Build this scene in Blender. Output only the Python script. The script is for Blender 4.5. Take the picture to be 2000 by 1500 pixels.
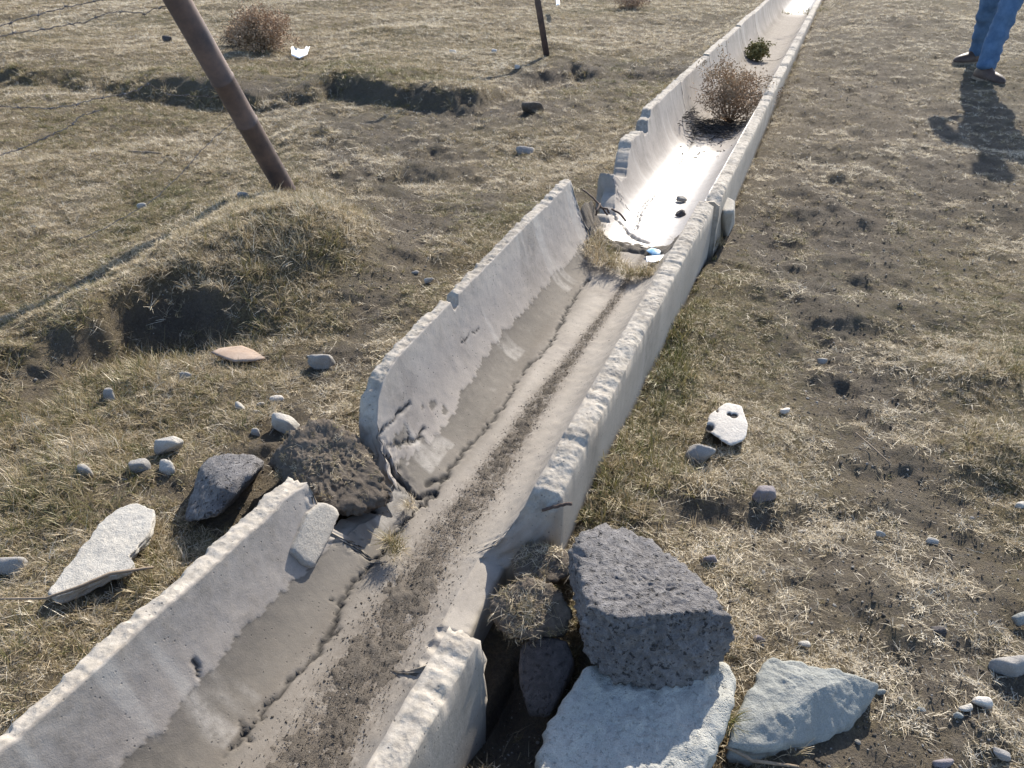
import bpy, bmesh, math, random
import numpy as np
from mathutils import Vector, Matrix, Euler

for o in list(bpy.data.objects):
    bpy.data.objects.remove(o)
scene = bpy.context.scene
COL = scene.collection
rnd = random.Random(7)
rng = np.random.default_rng(11)

# ------------------------------------------------------------------ camera, sky, sun, exposure
CAM_H = 1.5
FPX = 1556.0                                   # focal length in pixels of the 2000 px wide photograph
PITCH = math.atan(1080 / FPX)
cam_data = bpy.data.cameras.new('camera')
cam_data.sensor_width = 36.0
cam_data.lens = 36.0 * FPX / 2000.0
cam_data.clip_start = 0.05
cam_data.clip_end = 2000.0
cam = bpy.data.objects.new('camera', cam_data)
COL.objects.link(cam)
cam.location = (0, 0, CAM_H)
cam.rotation_euler = (math.pi / 2 - PITCH, 0, 0)
scene.camera = cam

SUN_EL, SUN_AZ = math.radians(32.5), math.radians(25)
world = bpy.data.worlds.new('World')
scene.world = world
world.use_nodes = True
wn = world.node_tree
wn.nodes.clear()
sky = wn.nodes.new('ShaderNodeTexSky')
sky.sky_type = 'NISHITA'
sky.sun_disc = False
sky.sun_elevation = SUN_EL
sky.sun_rotation = SUN_AZ
sky.altitude = 2300
sky.dust_density = 4.0
sky.ozone_density = 0.6
bg = wn.nodes.new('ShaderNodeBackground')
bg.inputs['Strength'].default_value = 0.15
wo = wn.nodes.new('ShaderNodeOutputWorld')
wn.links.new(sky.outputs[0], bg.inputs[0])
wn.links.new(bg.outputs[0], wo.inputs[0])
sd = bpy.data.lights.new('sun', 'SUN')
sd.energy = 4.3
sd.angle = math.radians(0.55)
sd.color = (1.0, 0.93, 0.81)
sun = bpy.data.objects.new('sun', sd)
COL.objects.link(sun)
sun_vec = Vector((math.sin(SUN_AZ) * math.cos(SUN_EL), math.cos(SUN_AZ) * math.cos(SUN_EL), math.sin(SUN_EL)))
sun.rotation_euler = (-sun_vec).to_track_quat('-Z', 'Y').to_euler()
sun.location = sun_vec * 30
scene.view_settings.view_transform = 'Standard'
scene.view_settings.look = 'None'
scene.view_settings.exposure = 1.16
scene.view_settings.gamma = 1.0
scene.view_settings.use_curve_mapping = False
scene.cycles.max_bounces = 4
scene.cycles.diffuse_bounces = 2
scene.cycles.glossy_bounces = 2
scene.cycles.transmission_bounces = 2
scene.cycles.transparent_max_bounces = 4

# ------------------------------------------------------------------ small maths
def _hash(ix, iy, iz, seed):
    h = (ix.astype(np.int64) * 374761393 + iy.astype(np.int64) * 668265263 + iz.astype(np.int64) * 2147483647 + seed * 974711) & 0xffffffff
    h = ((h ^ (h >> 13)) * 1274126177) & 0xffffffff
    h = ((h ^ (h >> 15)) * 2246822519) & 0xffffffff
    return ((h ^ (h >> 16)) & 0xffff) / 32767.5 - 1.0
def noise(x, y, z=0.0, seed=0):
    x, y, z = np.broadcast_arrays(np.asarray(x, float), np.asarray(y, float), np.asarray(z, float))
    fx, fy, fz = np.floor(x), np.floor(y), np.floor(z)
    u, v, w = x - fx, y - fy, z - fz
    u = u * u * u * (u * (u * 6 - 15) + 10); v = v * v * v * (v * (v * 6 - 15) + 10); w = w * w * w * (w * (w * 6 - 15) + 10)
    r = 0
    for a in (0, 1):
        for b in (0, 1):
            for c in (0, 1):
                r = r + _hash(fx + a, fy + b, fz + c, seed) * (u if a else 1 - u) * (v if b else 1 - v) * (w if c else 1 - w)
    return r
def fbm(x, y, z=0.0, oct=4, seed=0, gain=0.5):
    a, r, f = 1.0, 0.0, 1.0
    for i in range(oct):
        r = r + a * noise(np.asarray(x) * f, np.asarray(y) * f, np.asarray(z) * f, seed + i * 17)
        a *= gain; f *= 2.03
    return r
def sstep(a, b, x):
    t_ = np.clip((np.asarray(x, float) - a) / (b - a), 0, 1)
    return t_ * t_ * (3 - 2 * t_)
def gauss(d2):
    return np.exp(-d2)

# a sight line of the photograph, and where it meets a plane z = const (world metres)
def ray(px, py):
    x = (px - 1000) / FPX; y = (750 - py) / FPX
    return np.array([x, math.cos(PITCH) + y * math.sin(PITCH), y * math.cos(PITCH) - math.sin(PITCH)])
def at(px, py, z):
    r = ray(px, py)
    return np.array([0, 0, CAM_H]) + r * ((CAM_H - z) / -r[2])
def to_px(x, y, z):
    dz = z - CAM_H
    dep = y * math.cos(PITCH) - dz * math.sin(PITCH)
    up = y * math.sin(PITCH) + dz * math.cos(PITCH)
    dep = np.maximum(dep, 0.05)
    return 1000 + FPX * x / dep, 750 - FPX * up / dep
T2 = np.array([0.38494765, 0.92293841])         # direction of the channel on the ground
N2 = np.array([0.92293841, -0.38494765])        # to its right
def drop(x, y):                                 # the land falls gently away, more on the fence side of the channel
    x = np.asarray(x, float); y = np.asarray(y, float)
    c = x * N2[0] + y * N2[1]
    k = 0.047 - 0.030 * sstep(-1.0, 0.1, c)
    yy = np.minimum(y, 14.0)
    return -k * 0.5 * np.log1p(np.exp(np.clip((yy - 3.1) / 0.5, -30, 30))) - 0.02 * np.maximum(y - 14.0, 0)
def G(px, py, dz=0.0):
    z = dz
    for _ in range(25):
        p = at(px, py, z); z = float(drop(p[0], p[1])) + dz
    return p

# ------------------------------------------------------------------ mesh helpers
def new_mesh(name, verts, faces=None, quads=None, tris=None, smooth=True):
    me = bpy.data.meshes.new(name)
    verts = np.asarray(verts, np.float32)
    if faces is not None:
        me.from_pydata(verts.tolist(), [], faces)
    else:
        parts, tot = [], []
        if quads is not None and len(quads):
            q = np.asarray(quads, np.int32); parts.append(q.ravel()); tot.append(np.full(len(q), 4, np.int32))
        if tris is not None and len(tris):
            q = np.asarray(tris, np.int32); parts.append(q.ravel()); tot.append(np.full(len(q), 3, np.int32))
        loops = np.concatenate(parts); tot = np.concatenate(tot)
        start = np.concatenate([[0], np.cumsum(tot)[:-1]]).astype(np.int32)
        me.vertices.add(len(verts)); me.vertices.foreach_set('co', verts.ravel())
        me.loops.add(len(loops)); me.loops.foreach_set('vertex_index', loops)
        me.polygons.add(len(tot)); me.polygons.foreach_set('loop_start', start); me.polygons.foreach_set('loop_total', tot)
        me.update(calc_edges=True)
    if smooth:
        me.polygons.foreach_set('use_smooth', np.ones(len(me.polygons), bool))
    me.validate()
    return me
def color_attr(me, name, arr):
    a = me.attributes.new(name, 'FLOAT_COLOR', 'POINT')
    a.data.foreach_set('color', np.asarray(arr, np.float32).ravel())
def link(name, me, mat=None, parent=None, loc=None):
    o = bpy.data.objects.new(name, me)
    COL.objects.link(o)
    if mat is not None:
        me.materials.append(mat)
    if parent is not None:
        o.parent = parent
    if loc is not None:
        o.location = loc
    return o
def tag(o, label=None, cat=None, group=None, kind=None):
    if label: o['label'] = label
    if cat: o['category'] = cat
    if group: o['group'] = group
    if kind: o['kind'] = kind
    return o
def empty(name, loc=(0, 0, 0)):
    o = bpy.data.objects.new(name, None)
    o.empty_display_size = 0.1
    COL.objects.link(o); o.location = loc
    return o
def tube(points, radius, sides=8, cap=True):
    P = [Vector(p) for p in points]
    n = len(P)
    rad = radius if hasattr(radius, '__len__') else [radius] * n
    verts, quads, tris = [], [], []
    ref = Vector((0, 0, 1))
    for i in range(n):
        d = (P[min(i + 1, n - 1)] - P[max(i - 1, 0)]).normalized()
        a = d.cross(ref)
        if a.length < 1e-3: a = d.cross(Vector((1, 0, 0)))
        a.normalize(); b = d.cross(a).normalized()
        for k in range(sides):
            th = 2 * math.pi * k / sides
            verts.append(P[i] + a * math.cos(th) * rad[i] + b * math.sin(th) * rad[i])
    for i in range(n - 1):
        for k in range(sides):
            k2 = (k + 1) % sides
            quads.append((i * sides + k, i * sides + k2, (i + 1) * sides + k2, (i + 1) * sides + k))
    if cap:
        verts.append(P[0]); verts.append(P[-1])
        for k in range(sides):
            k2 = (k + 1) % sides
            tris.append((len(verts) - 2, k2, k)); tris.append((len(verts) - 1, (n - 1) * sides + k, (n - 1) * sides + k2))
    return [tuple(v) for v in verts], quads, tris
def merge(parts):
    V, Q, Tt = [], [], []
    for v, q, t in parts:
        b = len(V); V += list(v)
        Q += [tuple(i + b for i in f) for f in q]; Tt += [tuple(i + b for i in f) for f in t]
    return V, Q, Tt

# ------------------------------------------------------------------ materials
def mat_new(name):
    m = bpy.data.materials.new(name)
    m.use_nodes = True
    nt = m.node_tree
    nt.nodes.clear()
    out = nt.nodes.new('ShaderNodeOutputMaterial')
    b = nt.nodes.new('ShaderNodeBsdfPrincipled')
    nt.links.new(b.outputs[0], out.inputs[0])
    return m, nt, b, out
class NB:
    def __init__(s, nt): s.nt = nt
    def n(s, t, **k):
        x = s.nt.nodes.new(t)
        for a, v in k.items(): setattr(x, a, v)
        return x
    def l(s, a, b): s.nt.links.new(a, b)
    def coord(s): return s.n('ShaderNodeTexCoord').outputs['Object']
    def noise(s, vec, scale, detail=4, rough=0.6):
        x = s.n('ShaderNodeTexNoise'); x.inputs['Scale'].default_value = scale; x.inputs['Detail'].default_value = detail; x.inputs['Roughness'].default_value = rough
        if vec is not None: s.l(vec, x.inputs['Vector'])
        return x.outputs[0]
    def voro(s, vec, scale, feature='F1'):
        x = s.n('ShaderNodeTexVoronoi', feature=feature); x.inputs['Scale'].default_value = scale
        s.l(vec, x.inputs['Vector'])
        return x.outputs[0]
    def ramp(s, v, stops, interp='LINEAR'):
        x = s.n('ShaderNodeValToRGB'); e = x.color_ramp; e.interpolation = interp
        while len(e.elements) < len(stops): e.elements.new(0.5)
        for el, (p, c) in zip(e.elements, stops):
            el.position = p; el.color = c if len(c) == 4 else (*c, 1)
        s.l(v, x.inputs[0]); return x.outputs[0]
    def rng(s, v, a, b, c=0.0, d=1.0):
        x = s.n('ShaderNodeMapRange'); x.inputs[1].default_value = a; x.inputs[2].default_value = b; x.inputs[3].default_value = c; x.inputs[4].default_value = d
        s.l(v, x.inputs[0]); return x.outputs[0]
    def math(s, op, a, b):
        x = s.n('ShaderNodeMath', operation=op)
        for i, v in enumerate((a, b)):
            if isinstance(v, (int, float)): x.inputs[i].default_value = v
            else: s.l(v, x.inputs[i])
        return x.outputs[0]
    def mix(s, f, a, b, mode='MIX'):
        x = s.n('ShaderNodeMix', data_type='RGBA', blend_type=mode)
        for i, v in ((0, f), (6, a), (7, b)):
            if isinstance(v, (int, float)): x.inputs[i].default_value = v
            elif isinstance(v, tuple): x.inputs[i].default_value = (*v, 1) if len(v) == 3 else v
            else: s.l(v, x.inputs[i])
        return x.outputs[2]
    def bump(s, h, strength, dist, bsdf, prev=None):
        x = s.n('ShaderNodeBump'); x.inputs['Strength'].default_value = strength; x.inputs['Distance'].default_value = dist
        s.l(h, x.inputs['Height'])
        if prev is not None: s.l(prev, x.inputs['Normal'])
        if bsdf is not None: s.l(x.outputs[0], bsdf.inputs['Normal'])
        return x.outputs[0]
    def attr(s, name, typ='GEOMETRY'):
        x = s.n('ShaderNodeAttribute', attribute_name=name, attribute_type=typ); return x

def mat_concrete():
    m, nt, b, _ = mat_new('cast_concrete'); N = NB(nt); c = N.coord()
    m1 = N.n('ShaderNodeSeparateColor'); N.l(N.attr('mask_a').outputs['Color'], m1.inputs[0])
    m2 = N.n('ShaderNodeSeparateColor'); N.l(N.attr('mask_b').outputs['Color'], m2.inputs[0])
    plaster, soil, crack = m1.outputs[0], m1.outputs[1], m1.outputs[2]
    rim, dark, gloss = m2.outputs[0], m2.outputs[1], m2.outputs[2]
    big = N.noise(c, 5.0, 5, 0.62); mid = N.noise(c, 38.0, 5, 0.7); fine = N.noise(c, 320.0, 3, 0.7)
    base = N.mix(N.rng(big, 0.3, 0.7), (0.275, 0.244, 0.207), (0.34, 0.306, 0.266))
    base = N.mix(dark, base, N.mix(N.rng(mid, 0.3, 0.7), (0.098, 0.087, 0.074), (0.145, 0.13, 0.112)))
    pl = N.mix(N.rng(big, 0.35, 0.7), (0.345, 0.31, 0.277), (0.285, 0.257, 0.233))
    base = N.mix(plaster, base, pl)
    rimc = N.mix(N.rng(mid, 0.35, 0.7), (0.4, 0.36, 0.308), (0.25, 0.222, 0.185))
    base = N.mix(rim, base, rimc)
    base = N.mix(N.math('MULTIPLY', N.rng(mid, 0.55, 0.72), 0.35), base, (0.22, 0.2, 0.17))
    base = N.mix(N.math('MULTIPLY', N.rng(fine, 0.35, 0.75), 0.3), base, (0.16, 0.145, 0.125))
    pits = N.rng(N.voro(c, 62.0), 0.07, 0.17, 1.0, 0.0)
    pits = N.math('MULTIPLY', pits, N.rng(N.noise(c, 14.0, 2), 0.44, 0.56))
    base = N.mix(N.math('MULTIPLY', pits, 0.85), base, (0.07, 0.062, 0.055))
    streak = N.noise(c, 3.3, 6, 0.75)
    base = N.mix(N.rng(streak, 0.57, 0.72, 0.0, 0.4), base, (0.17, 0.15, 0.14))
    m3 = N.n('ShaderNodeSeparateColor'); N.l(N.attr('mask_c').outputs['Color'], m3.inputs[0])
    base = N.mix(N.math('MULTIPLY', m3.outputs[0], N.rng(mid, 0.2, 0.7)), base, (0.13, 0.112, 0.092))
    base = N.mix(N.math('MULTIPLY', m3.outputs[1], N.rng(mid, 0.25, 0.6)), base, (0.47, 0.44, 0.4))
    sf = N.math('MULTIPLY', soil, N.rng(N.noise(c, 55.0, 5, 0.75), 0.25, 0.55))
    base = N.mix(sf, base, N.mix(mid, (0.085, 0.07, 0.055), (0.15, 0.125, 0.1)))
    base = N.mix(crack, base, (0.03, 0.027, 0.024))
    N.l(base, b.inputs['Base Color'])
    r = N.math('SUBTRACT', 0.88, N.math('MULTIPLY', gloss, 0.42))
    r = N.math('ADD', r, N.math('MULTIPLY', N.rng(mid, 0.3, 0.7), 0.08))
    N.l(r, b.inputs['Roughness'])
    N.l(N.rng(gloss, 0, 1, 0.35, 0.9), b.inputs['Specular IOR Level'])
    h = N.math('ADD', N.math('MULTIPLY', mid, 1.0), N.math('MULTIPLY', fine, 0.45))
    h = N.math('SUBTRACT', h, N.math('MULTIPLY', pits, 0.8))
    rb = N.math('ADD', N.noise(c, 95.0, 4, 0.75), N.rng(N.voro(c, 70.0), 0.0, 0.6))
    h = N.math('ADD', h, N.math('MULTIPLY', N.math('MULTIPLY', N.math('MULTIPLY', rim, rb), N.rng(N.noise(c, 7.0, 3), 0.35, 0.65, 0.5, 2.3)), 1.0))
    st = N.bump(h, 0.42, 0.0032, b)
    return m
def mat_rock(name, c1, c2, c3, scale=6.0, bump=0.6, pit=0.0, rough=0.9, lichen=None, spots=0.0):
    m, nt, b, _ = mat_new(name); N = NB(nt); c = N.coord()
    big = N.noise(c, scale, 5, 0.65); mid = N.noise(c, scale * 8, 5, 0.7); fine = N.noise(c, scale * 45, 3, 0.7)
    base = N.mix(N.rng(big, 0.3, 0.7), c1, c2)
    base = N.mix(N.rng(mid, 0.45, 0.75, 0, 0.7), base, c3)
    base = N.mix(N.rng(fine, 0.4, 0.75, 0, 0.45), base, tuple(v * 0.45 for v in c3))
    h = N.math('ADD', mid, N.math('MULTIPLY', fine, 0.5))
    if pit:
        v = N.rng(N.noise(c, scale * 11, 3, 0.55), 0.30, 0.40, 1.0, 0.0)
        v2 = N.rng(N.voro(c, scale * 16), 0.08, 0.24, 1.0, 0.0)
        v = N.math('MAXIMUM', v, N.math('MULTIPLY', v2, N.rng(N.noise(c, scale * 6, 3), 0.45, 0.62)))
        base = N.mix(N.math('MULTIPLY', v, pit), base, tuple(x * 0.35 for x in c1))
        h = N.math('SUBTRACT', h, N.math('MULTIPLY', v, 1.6))
    if spots:
        v = N.rng(N.voro(c, scale * 22), 0.05, 0.16, 1.0, 0.0)
        base = N.mix(N.math('MULTIPLY', v, spots), base, (0.05, 0.045, 0.04))
    if lichen:
        base = N.mix(N.rng(N.noise(c, scale * 2.2, 6, 0.75), 0.55, 0.68, 0, 0.8), base, lichen)
    base = N.mix(N.attr('pit').outputs['Fac'], base, (0.045, 0.038, 0.032))
    N.l(base, b.inputs['Base Color'])
    b.inputs['Roughness'].default_value = rough
    b.inputs['Specular IOR Level'].default_value = 0.35
    N.bump(h, bump, 0.012 if pit else 0.006, b)
    return m
def mat_ground():
    m, nt, b, _ = mat_new('dry_pasture_soil'); N = NB(nt); c = N.coord()
    m1 = N.n('ShaderNodeSeparateColor'); N.l(N.attr('cover').outputs['Color'], m1.inputs[0])
    thatch, green, pale = m1.outputs
    big = N.noise(c, 1.3, 5, 0.6); mid = N.noise(c, 17.0, 6, 0.7); fine = N.noise(c, 130.0, 5, 0.75); vfine = N.noise(c, 420.0, 3, 0.7)
    soil = N.mix(N.rng(mid, 0.3, 0.72), (0.09, 0.075, 0.062), (0.18, 0.152, 0.125))
    soil = N.mix(N.rng(fine, 0.45, 0.72, 0, 0.55), soil, (0.25, 0.212, 0.172))
    soil = N.mix(N.rng(vfine, 0.5, 0.8, 0, 0.5), soil, (0.045, 0.038, 0.032))
    soil = N.mix(pale, soil, N.mix(fine, (0.16, 0.137, 0.113), (0.29, 0.25, 0.207)))
    th = N.mix(N.rng(fine, 0.3, 0.7), (0.125, 0.097, 0.058), (0.35, 0.275, 0.165))
    th = N.mix(N.math('MULTIPLY', green, N.rng(mid, 0.35, 0.65)), th, (0.1, 0.1, 0.04))
    th = N.mix(N.rng(vfine, 0.45, 0.8, 0, 0.6), th, (0.04, 0.034, 0.026))
    f = N.math('MULTIPLY', thatch, N.rng(N.noise(c, 40.0, 5, 0.75), 0.32, 0.55))
    N.l(N.mix(f, soil, th), b.inputs['Base Color'])
    b.inputs['Roughness'].default_value = 0.95
    b.inputs['Specular IOR Level'].default_value = 0.15
    h = N.math('ADD', N.math('MULTIPLY', mid, 2.2), N.math('ADD', N.math('MULTIPLY', fine, 1.7), N.math('MULTIPLY', vfine, 0.7)))
    N.bump(h, 1.0, 0.026, b)
    return m
def mat_grass(name, stops, trans=0.35):
    m, nt, b, out = mat_new(name); N = NB(nt)
    t = N.attr('tint', 'INSTANCER').outputs['Fac']
    r = N.n('ShaderNodeObjectInfo').outputs['Random']
    sh = N.attr('shade').outputs['Fac']
    v = N.math('ADD', t, N.math('MULTIPLY', N.math('SUBTRACT', r, 0.5), 0.22))
    v = N.math('ADD', v, N.math('MULTIPLY', N.math('SUBTRACT', sh, 0.5), 0.5))
    col = N.ramp(v, stops)
    nt.nodes.remove(b)
    d = N.n('ShaderNodeBsdfDiffuse'); tr = N.n('ShaderNodeBsdfTranslucent'); mx = N.n('ShaderNodeMixShader')
    N.l(col, d.inputs[0]); N.l(col, tr.inputs[0]); mx.inputs[0].default_value = trans
    N.l(d.outputs[0], mx.inputs[1]); N.l(tr.outputs[0], mx.inputs[2])
    gl = N.n('ShaderNodeBsdfGlossy'); gl.inputs['Roughness'].default_value = 0.45; gl.inputs[0].default_value = (0.8, 0.78, 0.72, 1)
    m2 = N.n('ShaderNodeMixShader'); m2.inputs[0].default_value = 0.045
    N.l(mx.outputs[0], m2.inputs[1]); N.l(gl.outputs[0], m2.inputs[2])
    N.l(m2.outputs[0], out.inputs[0])
    return m
def mat_simple(name, c1, c2, scale=20.0, rough=0.8, bump=0.3, metal=0.0, spec=0.4, dist=0.003):
    m, nt, b, _ = mat_new(name); N = NB(nt); c = N.coord()
    n1 = N.noise(c, scale, 5, 0.68)
    N.l(N.mix(N.rng(n1, 0.32, 0.68), c1, c2), b.inputs['Base Color'])
    b.inputs['Roughness'].default_value = rough; b.inputs['Metallic'].default_value = metal
    b.inputs['Specular IOR Level'].default_value = spec
    N.bump(N.noise(c, scale * 6, 4, 0.7), bump, dist, b)
    return m

M = {}
M['concrete'] = mat_concrete()
M['ground'] = mat_ground()
GR_STOPS = [(0.0, (0.07, 0.08, 0.022)), (0.22, (0.165, 0.15, 0.05)), (0.45, (0.285, 0.218, 0.122)), (0.66, (0.455, 0.365, 0.24)), (0.86, (0.6, 0.515, 0.385)), (1.0, (0.75, 0.67, 0.53))]
M['grass'] = mat_grass('dry_grass', GR_STOPS)
M['basalt'] = mat_rock('vesicular_basalt', (0.11, 0.102, 0.1), (0.185, 0.173, 0.169), (0.34, 0.32, 0.31), 7, 1.0, pit=0.85, rough=0.9)
M['basalt_dark'] = mat_rock('dark_basalt', (0.06, 0.053, 0.052), (0.1, 0.088, 0.086), (0.16, 0.142, 0.138), 9, 0.9, pit=0.6)
M['pale_stone'] = mat_rock('pale_stone', (0.42, 0.39, 0.34), (0.5, 0.47, 0.42), (0.33, 0.305, 0.27), 8, 1.0, spots=0.8)
M['slab_stone'] = mat_rock('pitted_pale_stone', (0.37, 0.365, 0.33), (0.45, 0.44, 0.4), (0.3, 0.295, 0.265), 8, 0.6, pit=0.2, spots=0.8)
M['white_stone'] = mat_rock('bleached_stone', (0.54, 0.49, 0.43), (0.6, 0.56, 0.5), (0.42, 0.38, 0.33), 9, 0.5, spots=0.4)
M['grey_stone'] = mat_rock('grey_stone', (0.25, 0.235, 0.215), (0.36, 0.335, 0.305), (0.2, 0.185, 0.17), 9, 0.6, lichen=(0.42, 0.4, 0.36))
M['slate'] = mat_rock('green_grey_stone', (0.235, 0.24, 0.222), (0.31, 0.312, 0.288), (0.19, 0.193, 0.178), 7, 0.7, lichen=(0.38, 0.37, 0.325))
M['purple_stone'] = mat_rock('purple_grey_stone', (0.19, 0.165, 0.17), (0.26, 0.23, 0.23), (0.13, 0.115, 0.115), 10, 0.6)
M['clod'] = mat_rock('dry_sod', (0.075, 0.059, 0.045), (0.13, 0.104, 0.08), (0.19, 0.155, 0.12), 10, 1.0)
M['dirt'] = mat_rock('channel_dirt', (0.1, 0.083, 0.066), (0.16, 0.135, 0.108), (0.22, 0.19, 0.155), 30, 0.9)
M['steel'] = mat_simple('weathered_steel', (0.06, 0.05, 0.055), (0.15, 0.105, 0.09), 9, 0.62, 0.25, 0.35, 0.5)
M['wire'] = mat_simple('rusty_wire', (0.07, 0.055, 0.05), (0.22, 0.2, 0.19), 40, 0.5, 0.2, 0.6)
M['rebar'] = mat_simple('rusted_rebar', (0.05, 0.034, 0.028), (0.11, 0.075, 0.06), 60, 0.8, 0.4, 0.3)
M['twig'] = mat_simple('dry_twig', (0.13, 0.095, 0.065), (0.27, 0.21, 0.15), 30, 0.85, 0.3)
M['weed'] = mat_simple('dead_weed', (0.24, 0.15, 0.09), (0.43, 0.3, 0.19), 20, 0.9, 0.2)
M['weed_pale'] = mat_simple('pale_weed', (0.25, 0.165, 0.095), (0.43, 0.3, 0.18), 20, 0.9, 0.2)
M['weed_green'] = mat_simple('olive_weed', (0.16, 0.15, 0.05), (0.32, 0.27, 0.11), 20, 0.9, 0.2)
M['plastic'] = mat_simple('white_plastic', (0.78, 0.78, 0.78), (0.86, 0.86, 0.85), 12, 0.4, 0.2)
M['blue_plastic'] = mat_simple('blue_plastic', (0.08, 0.3, 0.55), (0.5, 0.68, 0.8), 30, 0.4, 0.2)
M['terracotta'] = mat_simple('terracotta', (0.26, 0.185, 0.135), (0.36, 0.28, 0.22), 16, 0.9, 0.4)
M['denim'] = mat_simple('blue_denim', (0.04, 0.085, 0.165), (0.085, 0.15, 0.25), 14, 0.9, 0.35)
M['leather'] = mat_simple('brown_leather', (0.045, 0.028, 0.022), (0.09, 0.055, 0.04), 25, 0.55, 0.2)
M['jacket'] = mat_simple('dark_jacket', (0.03, 0.035, 0.05), (0.05, 0.055, 0.075), 20, 0.9, 0.4)
M['skin'] = mat_simple('skin', (0.38, 0.23, 0.16), (0.46, 0.29, 0.2), 25, 0.6, 0.1)
M['hair'] = mat_simple('black_hair', (0.015, 0.012, 0.01), (0.03, 0.024, 0.02), 60, 0.6, 0.5)

# ------------------------------------------------------------------ the channel's frames
HW, DEP, PW = 0.28, 0.31, 4.0
class Frame:
    def __init__(s, O, t):
        s.O = np.array(O, float); s.t = np.array(t, float) / np.linalg.norm(t)
        h = s.t[:2] / np.linalg.norm(s.t[:2]); s.n = np.array([h[1], -h[0], 0.0]); s.u = np.cross(s.n, s.t)
    def local(s, P):
        d = np.asarray(P) - s.O
        return d @ s.t, d @ s.n, d @ s.u
    def world(s, S, X, Z):
        S, X, Z = np.broadcast_arrays(S, X, Z)
        return s.O + S[..., None] * s.t + X[..., None] * s.n + Z[..., None] * s.u
    def hit(s, px, py):                           # sight line -> (s, x) on the inner face of the trough
        r = ray(px, py); k = np.linspace(0.6, 14, 24000)
        P = np.array([0, 0, CAM_H]) + k[:, None] * r
        S, X, Z = s.local(P)
        ok = (Z < DEP * (np.abs(X) / HW) ** PW) & (np.abs(X) < HW * 1.02)
        i = int(np.argmax(ok)) if ok.any() else int(np.argmin(np.abs(Z)))
        return S[i], np.clip(X[i], -HW, HW)
FA = Frame(np.append(N2 * -0.764, -0.03), np.append(T2, 0))
_r0 = at(1450, 285, 0.2); _dc = ray(1694, -179); _dc /= np.linalg.norm(_dc)
_hn = _dc[:2] / np.linalg.norm(_dc[:2]); _nn = np.array([_hn[1], -_hn[0], 0])
FC = Frame(_r0 - _nn * (HW + 0.027) - np.array([0, 0, 0.275]), _dc)
def arc_tab():
    x = np.linspace(0, HW, 1500); z = DEP * (x / HW) ** PW
    a = np.concatenate([[0], np.cumsum(np.hypot(np.diff(x), np.diff(z)))])
    return x, z, a
AX, AZ, AA = arc_tab()

# ------------------------------------------------------------------ ground
def poly_interp(pix, dz):
    P = np.array([G(px, py, dz) for px, py in pix]); o = np.argsort(P[:, 0]); return P[o]
SC1 = poly_interp([(-250, 95), (0, 105), (150, 122), (330, 138), (420, 152), (520, 158), (600, 146), (650, 136), (700, 152), (760, 158), (860, 165), (930, 170), (1000, 140), (1060, 112), (1120, 100), (1172, 108)], 0.16)
SC2 = poly_interp([(-150, 700), (-40, 665), (60, 640), (150, 610), (215, 575), (265, 540), (340, 528), (420, 540), (500, 565), (590, 575), (680, 560), (735, 520)], 0.13)
SC1x = SC1[:, 0]
P_POST = G(558, 372, 0.08); P_POST2 = G(1068, 97, 0.12)
def pxy(px, py): return G(px, py)[:2]
BUMPS = []          # (x, y, rx, ry, h)
def bump_px(px, py, rx, ry, h):
    p = pxy(px, py); BUMPS.append((p[0], p[1], rx, ry, h))
bump_px(605, 500, 0.36, 0.34, 0.235)      # mound round the leaning post
bump_px(560, 420, 0.3, 0.3, 0.06)
bump_px(335, 650, 0.22, 0.13, -0.11)     # hollow below it
bump_px(130, 690, 0.2, 0.1, -0.06)
bump_px(800, 345, 0.16, 0.10, -0.06)
bump_px(820, 325, 0.2, 0.14, 0.05)
bump_px(630, 270, 0.3, 0.2, 0.06)
bump_px(270, 235, 0.22, 0.14, 0.05)
bump_px(790, 75, 0.5, 0.25, 0.06)
bump_px(1290, 155, 0.25, 0.25, -0.06)
bump_px(1065, 105, 0.22, 0.2, 0.06)
bump_px(1960, 740, 0.25, 0.2, 0.07)
bump_px(1920, 880, 0.25, 0.12, 0.05)
bump_px(1300, 960, 0.25, 0.16, 0.04)
bump_px(1420, 1010, 0.2, 0.07, -0.035)
bump_px(1000, 1380, 0.11, 0.22, -0.24)    # gap between channel and stones
bump_px(1070, 1290, 0.10, 0.18, -0.16)
bump_px(1430, 1480, 0.06, 0.1, -0.06)
bump_px(1700, 700, 0.5, 0.5, -0.03)
bump_px(90, 1330, 0.2, 0.3, 0.06)
bump_px(650, 980, 0.14, 0.2, 0.03)
bump_px(1480, 560, 0.3, 0.5, 0.03)
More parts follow.
